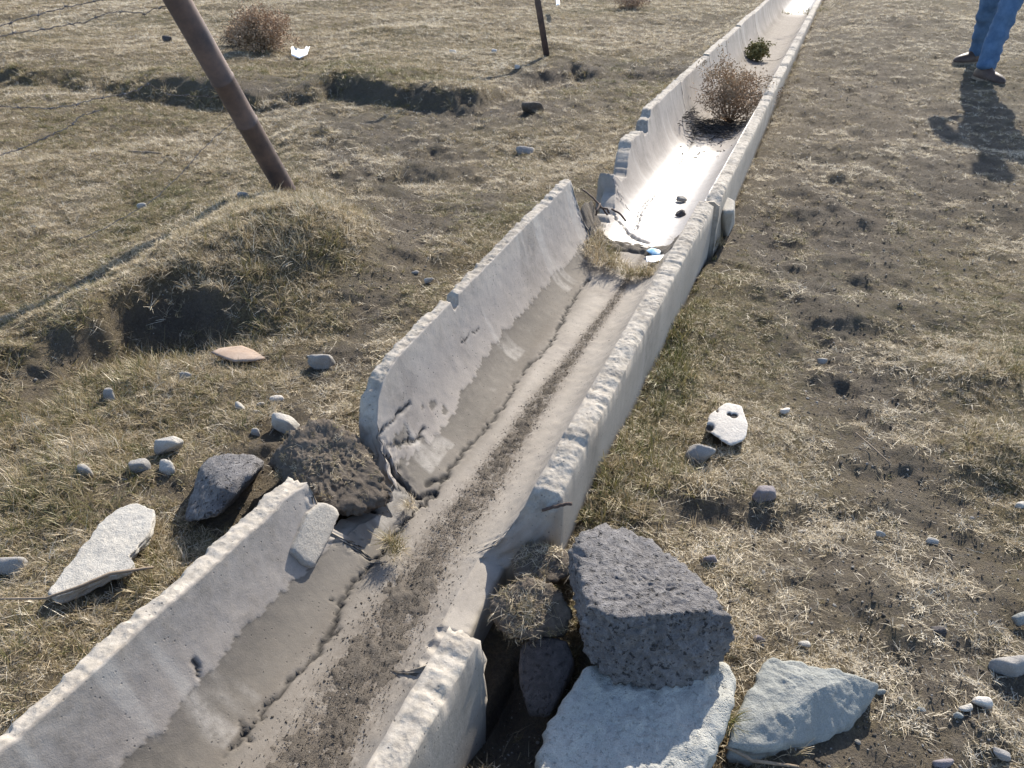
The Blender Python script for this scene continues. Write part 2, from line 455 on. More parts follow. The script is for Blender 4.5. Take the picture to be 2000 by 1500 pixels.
def soil_mask(x, y, z):
    px, py = to_px(x, y, z)
    s = np.zeros_like(px)
    def blob(cx, cy, rx, ry, a, ang=0):
        nonlocal s
        c_, s_ = math.cos(math.radians(ang)), math.sin(math.radians(ang))
        u = ((px - cx) * c_ + (py - cy) * s_) / rx; v = (-(px - cx) * s_ + (py - cy) * c_) / ry
        s = np.maximum(s, a * np.exp(-(u * u + v * v) ** 1.5))
    for b in [(1500, 480, 130, 60, .95, 55), (1600, 600, 190, 90, .9, 50), (1680, 760, 200, 120, .95, 50), (1760, 930, 200, 130, .95, 50), (1650, 1120, 260, 120, .9, 20),
              (1850, 1150, 200, 160, .95, 50), (1870, 1350, 220, 170, .98, 30), (1450, 1020, 200, 60, .8, 10), (1560, 1200, 150, 70, .75, 0), (1700, 1480, 300, 80, .8, 0),
              (1750, 300, 500, 260, .66, 0), (1700, 80, 500, 90, .5, 0), (1650, 450, 260, 120, .85, 45), (1560, 380, 160, 90, .7, 40),
              (760, 270, 230, 60, .85, 20), (960, 225, 330, 30, .85, -5), (700, 330, 110, 60, .85, 30), (790, 470, 80, 130, .9, 20), (730, 590, 90, 100, .8, 0), (680, 700, 120, 50, .8, -20), (900, 420, 120, 40, .75, -30),
              (820, 340, 60, 24, .9, 0), (1090, 150, 130, 30, .95, -10), (1330, 130, 200, 30, .7, -10), (750, 180, 300, 22, .8, 5), (450, 170, 160, 18, .8, 5),
              (330, 620, 130, 50, .97, -10), (150, 680, 90, 45, .85, -20), (60, 740, 90, 40, .7, -20), (600, 900, 120, 110, .8, 0), (520, 980, 180, 50, .6, 0),
              (1000, 1400, 90, 160, .9, 0), (1060, 1080, 90, 60, .9, 0), (300, 960, 120, 35, .55, 0), (1170, 420, 70, 60, .6, 0), (1420, 470, 50, 60, .8, 0), (250, 1000, 90, 30, .5, 0)]:
        blob(*b)
    return s
def land(x, y, fine=True):
    x = np.asarray(x, float); y = np.asarray(y, float)
    near = np.exp(-np.maximum(np.hypot(x, y) - 14, 0) / 20)
    z = drop(x, y) + (0.03 * fbm(x * 0.9, y * 0.9, 0, 3, 3) + 0.014 * fbm(x * 4.1, y * 4.1, 0, 3, 5)) * near
    # scarps: worn little banks whose cut faces turn towards the viewer
    ys = np.interp(x, SC1[:, 0], SC1[:, 1]) + 0.08 * fbm(x * 2.5, x * 0 + 4.2, 0, 2, 9)
    d = y - ys + 0.05 * fbm(x * 9, y * 9, 0, 3, 91)
    hh = 0.105 * np.interp(x, [SC1x[0] - 1, -3.5, -2.4, -1.2, 0.2, 0.55, 0.8], [0.3, 0.6, 1.0, 0.85, 0.9, 1.0, 0.0]) * (1 + 0.3 * noise(x * 2.3, x * 0, 0, 31))
    z = z + hh * sstep(-0.16, 0.10, d) * np.exp(-np.maximum(d - 0.2, 0) / 2.2) - hh * 0.2 * np.exp(-((d + 0.2) / 0.2) ** 2) * (d < 0.1)
    ys = np.interp(x, SC2[:, 0], SC2[:, 1]) + 0.04 * fbm(x * 3.0, x * 0 + 1.2, 0, 2, 19)
    d = y - ys + 0.045 * fbm(x * 9, y * 9, 0, 3, 92)
    x0, x1 = SC2[0, 0], SC2[-1, 0]
    hh = 0.13 * np.interp(x, [x0 - 0.6, x0, -1.8, -1.55, -1.25, -1.0, -0.62], [0.25, 0.35, 0.6, 1.15, 1.0, 0.35, 0.0])
    z = z + hh * sstep(-0.13, 0.08, d) * np.exp(-np.maximum(d - 0.25, 0) / 0.6)
    for bx, by, rx, ry, h in BUMPS:
        z = z + h * np.exp(-((x - bx) / rx) ** 2 - ((y - by) / ry) ** 2)
    if fine:
        sm = soil_mask(x, y, z)
        r_ = np.hypot(x, y)
        z = z + (0.008 + 0.008 * sm) * fbm(x * 11, y * 11, 0, 4, 41) * np.exp(-np.maximum(r_ - 10, 0) / 5)
        z = z + 0.007 * sm * np.abs(fbm(x * 22, y * 30, 0, 3, 43)) * (r_ < 9)
    # the bed the channel lies in
    for fr, s0, s1 in ((FA, -3.0, 3.35), (FC, -0.95, 13.5)):
        h_ = fr.t[:2]
        S = ((x - fr.O[0]) * h_[0] + (y - fr.O[1]) * h_[1]) / (h_ @ h_)
        X = (x - fr.O[0]) * fr.n[0] + (y - fr.O[1]) * fr.n[1]
        fl = fr.O[2] + S * fr.t[2]
        w = sstep(HW + 0.075, HW + 0.015, np.abs(X)) * (S > s0) * (S < s1)
        z = z * (1 - w) + (fl - 0.09) * w
        # turf stands against the outside of the walls
        wr = np.exp(-((np.abs(X) - HW - 0.14) / 0.1) ** 2) * (S > s0) * (S < s1) * (np.abs(X) > HW + 0.05)
        z = np.where(wr > 0.02, z * (1 - 0.6 * wr) + (fl + 0.035 + (0.19 * sstep(-0.6, 3.0, S) if fr is FC else 0.0) + 0.02 * noise(S * 5, X * 3, 0, 77)) * 0.6 * wr, z)
    return z
def grid_ground():
    Y = [-0.9]
    while Y[-1] < 12.5:
        y = Y[-1]; Y.append(y + max(0.011, 0.0046 * max(y, 0)))
    while Y[-1] < 600:
        Y.append(Y[-1] * 1.09)
    Y = np.array([-400, -150, -60, -25, -10, -5, -3, -2, -1.4, -1.1] + Y)
    u = np.linspace(-1, 1, 640)
    W = 1.3 * np.abs(Y) + 2.6
    X = W[:, None] * (0.42 * u + 0.58 * u ** 3)[None, :]
    YY = np.repeat(Y[:, None], len(u), 1)
    Z = land(X, YY)
    nr, nc = X.shape
    i = np.arange(nr - 1)[:, None] * nc + np.arange(nc - 1)[None, :]
    q = np.stack([i, i + 1, i + nc + 1, i + nc], -1).reshape(-1, 4)
    V = np.stack([X, YY, Z], -1).reshape(-1, 3)
    me = new_mesh('ground', V, quads=q)
    sm = soil_mask(V[:, 0], V[:, 1], V[:, 2])
    n1 = fbm(V[:, 0] * 1.7, V[:, 1] * 1.7, 0, 3, 61)
    thatch = np.clip(1.0 - 0.85 * sm + 0.18 * n1, 0, 1)
    px, py = to_px(V[:, 0], V[:, 1], V[:, 2])
    green = np.clip(0.35 + 0.5 * fbm(V[:, 0] * 0.8, V[:, 1] * 0.8, 0, 3, 71), 0, 1)
    pale = np.clip(0.2 + 0.35 * sstep(1400, 1900, px) * sstep(1200, 300, py) + 0.3 * n1, 0, 0.8)
    color_attr(me, 'cover', np.stack([thatch, green, pale, np.ones_like(pale)], -1))
    o = link('ground', me, M['ground'])
    tag(o, 'dry cropped pasture with worn soil banks and a bare dirt track', 'ground', kind='structure')
    return o
grid_ground()

# ------------------------------------------------------------------ concrete channel
def channel(name, fr, s0, s1, ds, topL, topR, label, lines=None, feat=None, thL=0.04, thR=0.055, ncol=64, rough=1.0, seed=0, tip=False):
    S = np.arange(s0, s1 + ds * 0.5, ds); nS = len(S)
    sj = S + 0.0
    tL = np.interp(S, *zip(*topL)); tR = np.interp(S, *zip(*topR))
    def jag(tp, sd):
        full = sstep(0.2, 0.26, tp)
        return np.clip(tp + full * (0.0025 * noise(S * 6, 0 * S, 0, sd) + 0.0016 * noise(S * 95, 0 * S, 0, sd + 1) - 0.010 * np.clip(noise(S * 9, 0 * S, 0, sd + 6) + 0.7 * noise(S * 37, 0 * S, 0, sd + 7) - 0.62, 0, 1)) * rough
                       + (1 - full) * (0.010 * noise(S * 16, 0 * S, 0, sd + 2) + 0.008 * noise(S * 45, 0 * S, 0, sd + 3)) * (tp > 0.03), 0.012, DEP)
    tL, tR = jag(tL, seed + 5), jag(tR, seed + 9)
    def side(tp, sg, th):
        xe = HW * (tp / DEP) ** (1 / PW)
        ae = np.interp(xe, AX, AA)
        f = np.linspace(0, 1, ncol)
        a = ae[:, None] * f[None, :]
        x = np.interp(a, AA, AX); z = np.interp(a, AA, AZ)
        m = DEP * PW / HW * (x / HW) ** (PW - 1)
        nx, nz = -m / np.hypot(m, 1), 1 / np.hypot(m, 1)
        nr_, no = 9, 9
        xo = np.minimum(HW + th, xe + th + 0.02)
        g = np.linspace(0, 1, nr_ + 2)[1:-1]
        xr = xe[:, None] + (xo - xe)[:, None] * g[None, :]
        zr = np.repeat(tp[:, None], nr_, 1)
        rn = fbm(S[:, None] * 60, xr * 70, 0, 3, seed + 40 + sg, 0.7) * 0.0022 * sstep(0.1, 0.22, tp)[:, None] + 0.003 * noise(S[:, None] * 7, xr * 10, 0, seed + 3)
        zr = zr + (rn - 0.006 * (2 * g - 1)[None, :] ** 4) * rough - np.maximum(0, (g - 0.55))[None, :] * 0.034 * np.clip(-0.2 + noise(S * 5, 0 * S, 0, seed + 51 + sg) + 0.8 * noise(S * 21, 0 * S, 0, seed + 52) + 0.4 * noise(S * 70, 0 * S, 0, seed + 53), 0, 1)[:, None]
        xr = xr + 0.004 * rough * noise(S[:, None] * 40, xr * 60, 3.3, seed + 8)
        h = np.linspace(0, 1, no)
        zo = tp[:, None] * (1 - h)[None, :] - 0.014 - 0.115 * h[None, :]
        zo = np.minimum(zo, (tp - 0.010)[:, None])
        xoo = xo[:, None] + 0 * zo + 0.0012 * noise(S[:, None] * 3, zo * 9, 0, seed + 12) + np.where(h < 0.02, -0.003, 0.0)[None, :]
        return a, x, z, nx, nz, xr, zr, xoo, zo
    L = side(tL, -1, thL); R = side(tR, 1, thR)
    kinds = []
    cols_x, cols_z, cols_nx, cols_nz, cols_a = [], [], [], [], []
    def add(x, z, nx, nz, a, kind):
        cols_x.append(x); cols_z.append(z); cols_nx.append(nx); cols_nz.append(nz); cols_a.append(a); kinds.extend([kind] * x.shape[1])
    zz = np.zeros
    fl = lambda A: A[:, ::-1]
    one = lambda A: np.ones_like(A)
    add(-fl(L[7]), fl(L[8]), -one(L[7]), zz(L[7].shape), -9 * one(L[7]), 'o')
    add(-fl(L[5]), fl(L[6]), zz(L[5].shape), one(L[5]), -8 * one(L[5]), 'r')
    add(-fl(L[1]), fl(L[2]), -fl(L[3]), fl(L[4]), -fl(L[0]), 'i')
    add(R[1][:, 1:], R[2][:, 1:], R[3][:, 1:], R[4][:, 1:], R[0][:, 1:], 'i')
    add(R[5], R[6], zz(R[5].shape), one(R[5]), 8 * one(R[5]), 'r')
    add(R[7], R[8], one(R[7]), zz(R[7].shape), 9 * one(R[7]), 'o')
    X = np.concatenate(cols_x, 1); Z = np.concatenate(cols_z, 1); NX = np.concatenate(cols_nx, 1); NZ = np.concatenate(cols_nz, 1); A = np.concatenate(cols_a, 1)
    kinds = np.array(kinds); inner = (kinds == 'i')[None, :] & np.ones_like(X, bool)
    SS = np.repeat(S[:, None], X.shape[1], 1)
    disp = 0.0005 * fbm(SS * 30, A * 30, 0, 3, seed + 21) + 0.0012 * fbm(SS * 2.5, A * 5, 0, 2, seed + 22)
    masks = dict(plaster=np.zeros_like(X), soil=np.zeros_like(X), crack=np.zeros_like(X), rim=np.zeros_like(X), dark=np.zeros_like(X), gloss=np.zeros_like(X))
    tops = np.where((np.arange(X.shape[1]) < X.shape[1] // 2)[None, :], tL[:, None], tR[:, None])
    masks['rim'] = ((kinds == 'r') * 1.0)[None, :] * sstep(0.12, 0.24, tops)
    if feat is not None:
        disp = disp + feat(SS, X, Z, A, masks)
    for pts, w, dep in (lines or []):
        pp = []
        for px_, py_ in pts:
            s_, x_ = fr.hit(px_, py_); pp.append((s_, math.copysign(float(np.interp(abs(x_), AX, AA)), x_)))
        pp = np.array(pp)
        # make the course of the crack ragged
        fine = []
        for k in range(len(pp) - 1):
            nseg = max(2, int(np.hypot(*(pp[k + 1] - pp[k])) / 0.012))
            for j in range(nseg):
                f = j / nseg; q = pp[k] * (1 - f) + pp[k + 1] * f
                fine.append(q + np.array([rnd.uniform(-1, 1), rnd.uniform(-1, 1)]) * 0.0065)
        fine.append(pp[-1]); fine = np.array(fine)
        lo, hi = fine.min(0) - 0.03, fine.max(0) + 0.03
        sel = np.where((SS > lo[0]) & (SS < hi[0]) & (A > lo[1]) & (A < hi[1]))
        if not len(sel[0]): continue
        q = np.stack([SS[sel], A[sel]], -1); best = np.full(len(q), 9.0)
        for k in range(len(fine) - 1):
            a_, b_ = fine[k], fine[k + 1]; ab = b_ - a_
            tt = np.clip(((q - a_) @ ab) / max(ab @ ab, 1e-9), 0, 1)
            best = np.minimum(best, np.linalg.norm(q - a_ - tt[:, None] * ab, axis=1))
        ww = w * (0.55 + 0.6 * np.clip(noise(q[:, 0] * 25, q[:, 1] * 25, 0, 3) + 0.6, 0, 1.4))
        g = sstep(ww * 1.5, ww * 0.4, best)
        disp[sel] -= dep * g
        masks['crack'][sel] = np.maximum(masks['crack'][sel], g)
    disp = disp * inner
    X = X + NX * disp; Z = Z + NZ * disp
    # ragged broken end faces
    SSj = SS.copy()
    for row in (0, nS - 1):
        SSj[row] += 0.006 * noise(X[row] * 30, Z[row] * 30, 0, seed + 90)
    for tp_, sel_ in ((tL, X < 0), (tR, X > 0)):
        gr_ = np.abs(np.gradient(tp_, ds)); gr_ = np.maximum.reduce([np.roll(gr_, k) for k in range(-3, 4)])
        low_ = np.minimum.reduce([np.roll(tp_, k) for k in range(-5, 6)])
        brk = (sstep(1.2, 3.0, gr_) * (tp_ > 0.02) * (low_ < 0.2))[:, None] * sel_ * (np.abs(X) > 0.1)
        SSj = SSj + brk * (0.007 * noise(X * 45, Z * 45, 0, seed + 91) + 0.006 * noise(X * 110, Z * 110, 0, seed + 92))
        X = X + brk * 0.004 * noise(SS * 90, Z * 90, 5.0, seed + 93)
    if tip:
        SSj = SSj - 0.05 * sstep(0.80, 1.14, SS) * (SS < 1.18) * (X < -0.1) * sstep(0.05, 0.10, Z) * np.clip(1 - Z / 0.22, 0, 1)
    base_pt = fr.world(np.array((s0 + s1) / 2), np.array(0.0), np.array(-0.12))
    P = fr.world(SSj, X, Z) - base_pt
    nr, nc = X.shape
    i = np.arange(nr - 1)[:, None] * nc + np.arange(nc - 1)[None, :]
    q = np.stack([i, i + nc, i + nc + 1, i + 1], -1).reshape(-1, 4)
    j = np.arange(nr - 1) * nc
    q = np.concatenate([q, np.stack([j + nc - 1, j + 2 * nc - 1, j + nc, j], -1)])
    faces_cap = []
    # end caps as strips between the left and right halves of outside and inside
    V = P.reshape(-1, 3)
    extra = []
    for row, flip in ((0, False), (nS - 1, True)):
        ring = [row * nc + k for k in range(nc)]
        faces_cap.append(ring[::-1] if not flip else ring)
    me = bpy.data.meshes.new(name)
    me.from_pydata(V.tolist(), [], q.tolist() + faces_cap)
    me.polygons.foreach_set('use_smooth', np.ones(len(me.polygons), bool))
    for f in me.polygons[-2:]:
        f.use_smooth = False
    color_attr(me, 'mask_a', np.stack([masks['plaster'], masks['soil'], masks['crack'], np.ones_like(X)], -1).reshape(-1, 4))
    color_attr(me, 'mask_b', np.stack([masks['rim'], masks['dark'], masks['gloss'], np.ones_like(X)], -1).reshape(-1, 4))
    drip_and_shade = np.clip(fbm(SS * 8, A * 1.1 + 0.3 * noise(SS * 3, A * 3, 0, seed), 0, 4, seed + 61, 0.65) - 0.2, 0, 1) * 0.8
    drip_and_shade = drip_and_shade * sstep(0.02, 0.12, Z) * (0.35 + 0.65 * sstep(0.10, 0.30, Z)) + 0.6 * np.clip(fbm(SS * 5, A * 5, 0, 3, seed + 63) - 0.35, 0, 1)
    lime = np.clip(fbm(SS * 11, A * 1.6, 0, 3, seed + 66) - 0.38, 0, 1) * 1.6 * (A < -0.12) * (np.abs(A) < 5)
    if fr is FA:
        drip_and_shade = drip_and_shade + 0.58 * sstep(1.3, 0.9, SS) * (A < 0) * (np.abs(A) < 5) * (0.8 + 0.4 * fbm(SS * 3, A * 4, 0, 3, 8))
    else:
        drip_and_shade = drip_and_shade + 0.3 * sstep(1.0, 2.2, SS) * (A < -0.1) * (np.abs(A) < 5)  # shade of the far left wall, painted in as a darker tone
    color_attr(me, 'mask_c', np.stack([np.clip(drip_and_shade, 0, 0.62), np.clip(lime, 0, 0.4), 0 * X, np.ones_like(X)], -1).reshape(-1, 4))
    me.update()
    o = link(name, me, M['concrete'], loc=base_pt)
    tag(o, label, 'channel', 'sections of the concrete channel')
    return o

def plaster_line(fr, pix):
    q = np.array([fr.hit(*p) for p in pix]); a = np.sign(q[:, 1]) * np.interp(np.abs(q[:, 1]), AX, AA)
    o = np.argsort(q[:, 0]); return q[o, 0], a[o]
PL_S, PL_A = plaster_line(FA, [(245, 1500), (330, 1400), (420, 1300), (500, 1215), (560, 1150), (888, 808), (895, 773), (986, 650), (1050, 575), (1115, 503)])
CR_S, CR_A = plaster_line(FA, [(440, 1480), (520, 1380), (640, 1240), (690, 1150), (750, 1075), (846, 969), (900, 900), (980, 790), (1060, 660), (1110, 600), (1150, 530)])
DI_S, DI_A = plaster_line(FA, [(560, 1560), (640, 1440), (700, 1330), (780, 1200), (850, 1080), (905, 1000), (947, 951), (1045, 797), (1196, 594), (1230, 540)])
def dirt_half(s):
    return np.interp(s, [-0.7, 0.3, 0.6, 0.85, 1.15, 1.4, 1.7, 2.2, 2.8, 3.1], [0.07, 0.075, 0.068, 0.062, 0.052, 0.042, 0.03, 0.018, 0.012, 0.008])
def feat_near(S, X, Z, A, m):
    la = np.interp(S, PL_S, PL_A) + 0.010 * fbm(S * 14, S * 0, 0, 4, 5, 0.65) + 0.005 * noise(S * 50, A * 30, 0, 6)
    inr = (np.abs(A) < 5)
    pl = (A < la) & inr
    miss = fbm(S * 24, A * 24, 0, 3, 88) > 0.35                     # flaked patches near the broken lower end
    pl = pl & ~(miss & (S > 1.38) & (S < 1.75) & (Z < 0.13))
    m['plaster'][:] = pl * 1.0
    ca = np.interp(S, CR_S, CR_A)
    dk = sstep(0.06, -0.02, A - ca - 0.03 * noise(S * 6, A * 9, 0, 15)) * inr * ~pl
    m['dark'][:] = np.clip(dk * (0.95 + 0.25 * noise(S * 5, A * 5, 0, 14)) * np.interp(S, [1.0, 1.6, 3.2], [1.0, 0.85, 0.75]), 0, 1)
    da = np.interp(S, DI_S, DI_A); w = dirt_half(S)
    m['soil'][:] = np.clip(1.15 * np.exp(-((A - da) / (w * 1.7)) ** 2), 0, 1) * inr
    m['soil'][:] = np.maximum(m['soil'], 0.35 * sstep(0.02, -0.02, np.abs(A - ca) - 0.03) * inr)
    rim_l = 1.0 * (np.abs(A) > 5)
    m['rim'][:] = np.maximum(m['rim'], 0)
    return 0.0016 * pl + 0.0009 * sstep(0.02, 0.1, A - ca) * inr * fbm(S * 34, A * 34, 0, 3, 44)
topL_near = [(-0.8, 0.305), (0.35, 0.305), (0.75, 0.262), (1.10, 0.232), (1.155, 0.222), (1.163, 0.15), (1.17, 0.05), (1.30, 0.03), (1.395, 0.035), (1.41, 0.085), (1.43, 0.13), (1.452, 0.185), (1.50, 0.245), (1.56, 0.28), (1.64, 0.296), (1.83, 0.298), (1.985, 0.298), (1.992, 0.262), (2.03, 0.268), (2.04, 0.298), (3.02, 0.30), (3.12, 0.30), (3.155, 0.298), (3.16, 0.2), (3.168, 0.05), (3.21, 0.03)]
topR_near = [(-0.8, 0.285), (0.6, 0.285), (0.86, 0.275), (0.885, 0.255), (0.895, 0.16), (0.90, 0.04), (1.10, 0.025), (1.26, 0.025), (1.285, 0.05), (1.295, 0.10), (1.31, 0.15), (1.322, 0.205), (1.345, 0.235), (1.42, 0.245), (1.55, 0.265), (2.0, 0.27), (3.2, 0.27)]
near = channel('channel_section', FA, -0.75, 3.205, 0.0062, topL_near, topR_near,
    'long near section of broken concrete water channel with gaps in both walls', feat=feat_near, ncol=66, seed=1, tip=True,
    lines=[([(440, 1480), (520, 1385), (560, 1340), (620, 1275), (655, 1215), (662, 1175), (690, 1140), (750, 1075)], 0.0042, 0.009),
           ([(645, 1175), (672, 1180)], 0.003, 0.006), ([(470, 1405), (482, 1430), (490, 1450)], 0.004, 0.008), ([(655, 1215), (640, 1245), (664, 1230)], 0.0035, 0.006),
           ([(750, 1075), (800, 1010), (846, 969), (880, 915), (915, 870), (950, 835), (985, 790), (1010, 745), (1030, 715), (1060, 690), (1085, 655), (1110, 600), (1150, 545)], 0.0045, 0.008),
           ([(735, 880), (775, 866), (815, 858), (830, 835)], 0.0035, 0.008), ([(733, 862), (765, 822), (800, 785)], 0.004, 0.008),
           ([(752, 885), (770, 925), (800, 962), (820, 972)], 0.007, 0.012), ([(820, 972), (850, 962)], 0.007, 0.01), ([(840, 945), (872, 930)], 0.009, 0.008),
           ([(795, 840), (800, 870)], 0.0025, 0.004), ([(382, 1290), (388, 1320)], 0.0035, 0.006), ([(900, 672), (935, 640)], 0.002, 0.003),
           ([(1000, 1300), (990, 1330), (975, 1350)], 0.003, 0.004)])
# far sections
S_WET = FC.hit(1562, 30)[0]
def feat_far(S, X, Z, A, m):
    inr = (np.abs(A) < 5)
    wet = sstep(-1.1, -0.95, S) * sstep(1.0, 0.75, S + 0.12 * noise(A * 9, S * 4, 0, 3)) + sstep(S_WET, S_WET + 0.25, S)
    m['gloss'][:] = np.clip(wet, 0, 1) * inr * sstep(-0.30, -0.08, A)
    m['plaster'][:] = inr * 1.0
    dst = sstep(1.0, 1.4, S) * sstep(S_WET, S_WET - 0.4, S)
    m['soil'][:] = np.clip(dst * 0.75 * sstep(0.10, 0.03, Z + 0.03 * noise(S * 5, A * 8, 0, 4)) , 0, 1) * inr
    m['dark'][:] = 0
    return 0.0
joints = [-0.88, 1.42, 2.62, 3.55, 4.55, 5.75, 8.2, 10.7, 13.2, 15.7, 18.2]
TR = [(-2, 0.27), (-0.78, 0.265), (30, 0.27)]
labels = ['concrete channel section with jagged broken wall and glossy pale floor', 'concrete channel section beside the brown weed in the channel', 'short concrete channel section beside the small green tuft',
          'concrete channel section with soil covered floor beyond the green tuft', 'far concrete channel section with dusty grey floor', 'farthest visible concrete channel section with pale shining floor at the top edge',
          'concrete channel section past the shining one', 'concrete channel section further off past the person', 'distant concrete channel section', 'very distant concrete channel section']
for k in range(6):
    a, b = joints[k] + 0.006, joints[k + 1] - 0.006
    if k == 5: b = 13.5
    if k == 0:                                       # stepped, broken skyline of the near end
        topl = [(a, 0.03), (-0.6, 0.05), (-0.47, 0.09), (-0.45, 0.165), (-0.38, 0.15), (-0.355, 0.12), (-0.2, 0.13), (-0.11, 0.195), (-0.02, 0.225), (0.1, 0.24), (0.25, 0.225), (0.275, 0.195), (0.36, 0.20), (0.39, 0.255), (0.46, 0.262), (0.49, 0.298), (b, 0.30)]
    else:
        e = 0.004 * ((k * 7) % 5 - 2)
        topl = [(a, 0.29 + e), (a + 0.1, 0.297 + e), (b - 0.08, 0.297 + e), (b, 0.28 + e)]
    topr = [(a, 0.245), (a + 0.06, 0.268), ((a + b) / 2 - 0.02, 0.268), ((a + b) / 2, 0.25), ((a + b) / 2 + 0.03, 0.268), (b - 0.05, 0.268), (b, 0.25)]
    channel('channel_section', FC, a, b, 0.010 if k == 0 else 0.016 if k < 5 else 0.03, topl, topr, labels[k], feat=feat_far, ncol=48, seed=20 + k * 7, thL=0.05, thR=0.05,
        lines=[([(1360, 260), (1345, 290), (1335, 305), (1310, 335), (1290, 365), (1265, 395), (1250, 415), (1245, 440), (1240, 450)], 0.0055, 0.008),
               ([(1195, 410), (1215, 440), (1240, 465), (1265, 475)], 0.008, 0.012)] if k == 0 else None)

# ------------------------------------------------------------------ dirt lying in the channel
def dirt_strip():
    S = np.arange(-0.75, 3.0, 0.008); f = np.linspace(-1, 1, 41)
    w = dirt_half(S) * 1.5 * (1 + 0.25 * fbm(S * 9, S * 0, 0, 3, 5))
    A = np.interp(S, DI_S, DI_A)[:, None] + w[:, None] * f[None, :]
    SS = np.repeat(S[:, None], 41, 1)
    x = np.sign(A) * np.interp(np.abs(A), AA, AX); z = np.interp(np.abs(A), AA, AZ)
    edge = 1 - np.abs(f)[None, :] ** 2
    lump = fbm(SS * 60, A * 60, 0, 3, 7)
    z = z + 0.010 * edge * np.interp(S, [0.5, 1.3, 2.0, 3], [1.2, 1, 0.75, 0.4])[:, None] * (1 + 0.5 * fbm(SS * 12, A * 12, 0, 2, 3)) + 0.0045 * lump - 0.0065
    b = FA.world(np.array(1.0), np.array(0.0), np.array(0.0))
    V = (FA.world(SS, x, z) - b).reshape(-1, 3)
    nr, nc = x.shape; i = np.arange(nr - 1)[:, None] * nc + np.arange(nc - 1)[None, :]
    q = np.stack([i, i + nc, i + nc + 1, i + 1], -1).reshape(-1, 4)[:, ::-1]
    o = link('dirt', new_mesh('dirt', V, quads=q), M['dirt'], loc=b)
    tag(o, 'dark crumbly dirt lying along the bottom of the channel', 'dirt', kind='stuff')
    return o
dirt_strip()

# ------------------------------------------------------------------ stones
def icos(sub):
    bm = bmesh.new(); bmesh.ops.create_icosphere(bm, subdivisions=sub, radius=1.0)
    V = np.array([v.co[:] for v in bm.verts]); F = np.array([[v.index for v in f.verts] for f in bm.faces]); bm.free()
    return V, F
ICO = {k: icos(k) for k in (1, 2, 3, 4, 5, 6)}
def hull_planes(pts):
    bm = bmesh.new()
    for p in pts: bm.verts.new(p)
    bmesh.ops.convex_hull(bm, input=bm.verts)
    bm.normal_update()
    c = np.mean(np.array(pts), 0)
    pl = []
    for f in bm.faces:
        n = np.array(f.normal[:]); d = n @ np.array(f.verts[0].co[:])
        if n @ c > d: n, d = -n, -d
        pl.append((n, d))
    bm.free()
    return pl, c
def rock_verts(pts, sub, sharp=0.06, amp=0.03, freq=3.0, seed=0, fine=0.01, pits=0.0):
    pl, c = hull_planes(pts)
    D, F = ICO[sub]
    size = np.mean(np.linalg.norm(np.array(pts) - c, axis=1))
    nn = np.array([p[0] for p in pl]); dd = np.array([p[1] for p in pl]) - nn @ c
    dd = np.maximum(dd, 1e-4)
    inv = np.maximum(D @ nn.T, 1e-6) / dd[None, :]
    p = 1.0 / sharp
    mx = inv.max(1, keepdims=True)
    rinv = mx[:, 0] * (np.sum((inv / mx) ** p, axis=1)) ** (1 / p)
    r = 1 / rinv
    V = D * r[:, None]
    q = V / size * freq
    n = fbm(q[:, 0] + seed * 3.1, q[:, 1], q[:, 2], 4, seed) * amp + fbm(q[:, 0] * 6, q[:, 1] * 6 + seed, q[:, 2] * 6, 3, seed + 5) * fine
    if pits:
        pr = np.random.default_rng(seed); 
        for k in range(150):
            d = pr.normal(size=3); d /= np.linalg.norm(d); rad = pr.uniform(0.022, 0.05) * (2.2 if k < 9 else 1)
            dist = np.arccos(np.clip(D @ d, -1, 1)); n = n - pits * np.exp(-(dist / rad) ** 2.5) * (2.0 if k < 9 else 1)
    V = V * (1 + n)[:, None] + c
    return V, F
def stone(name, pts, mat, label, cat='stone', sub=4, group=None, **k):
    V, F = rock_verts(pts, sub, **k)
    base = V.mean(0); base[2] = V[:, 2].min()
    me = new_mesh(name, V - base, tris=F)
    o = link(name, me, mat, loc=base)
    tag(o, label, cat, group)
    return o
def rand_stone(name, px, py, wpx, hpx, mat, label, seed, flat=0.65, cat='stone', sub=4, group=None, sink=0.25, dz=0.0, **k):
    p = G(px, py, dz); dep = p[1] * math.cos(PITCH) + (CAM_H - p[2]) * math.sin(PITCH)
    w = wpx / FPX * dep; h = w * flat
    d = max(hpx / FPX * dep - h * 0.6, w * 0.45)
    gz = float(land(p[0], p[1], False)) if dz == 0.0 else p[2]
    r_ = np.random.default_rng(seed); n = 13
    n = 18; D = r_.normal(size=(n, 3)); D /= np.linalg.norm(D, axis=1)[:, None]; D = np.sign(D) * np.abs(D) ** 0.62
    pts = D * np.array([w * 0.50, d * 0.52, h * 0.56]) * r_.uniform(0.8, 1.05, (n, 1))
    a = r_.uniform(-0.5, 0.5); R = np.array([[math.cos(a), -math.sin(a), 0], [math.sin(a), math.cos(a), 0], [0, 0, 1]])
    pts = pts @ R.T + np.array([p[0], p[1], gz + h * (0.5 - sink)])
    return stone(name, pts.tolist(), mat, label, cat, sub, group, seed=seed, **k)

P3 = lambda px, py, z: at(px, py, z).tolist()
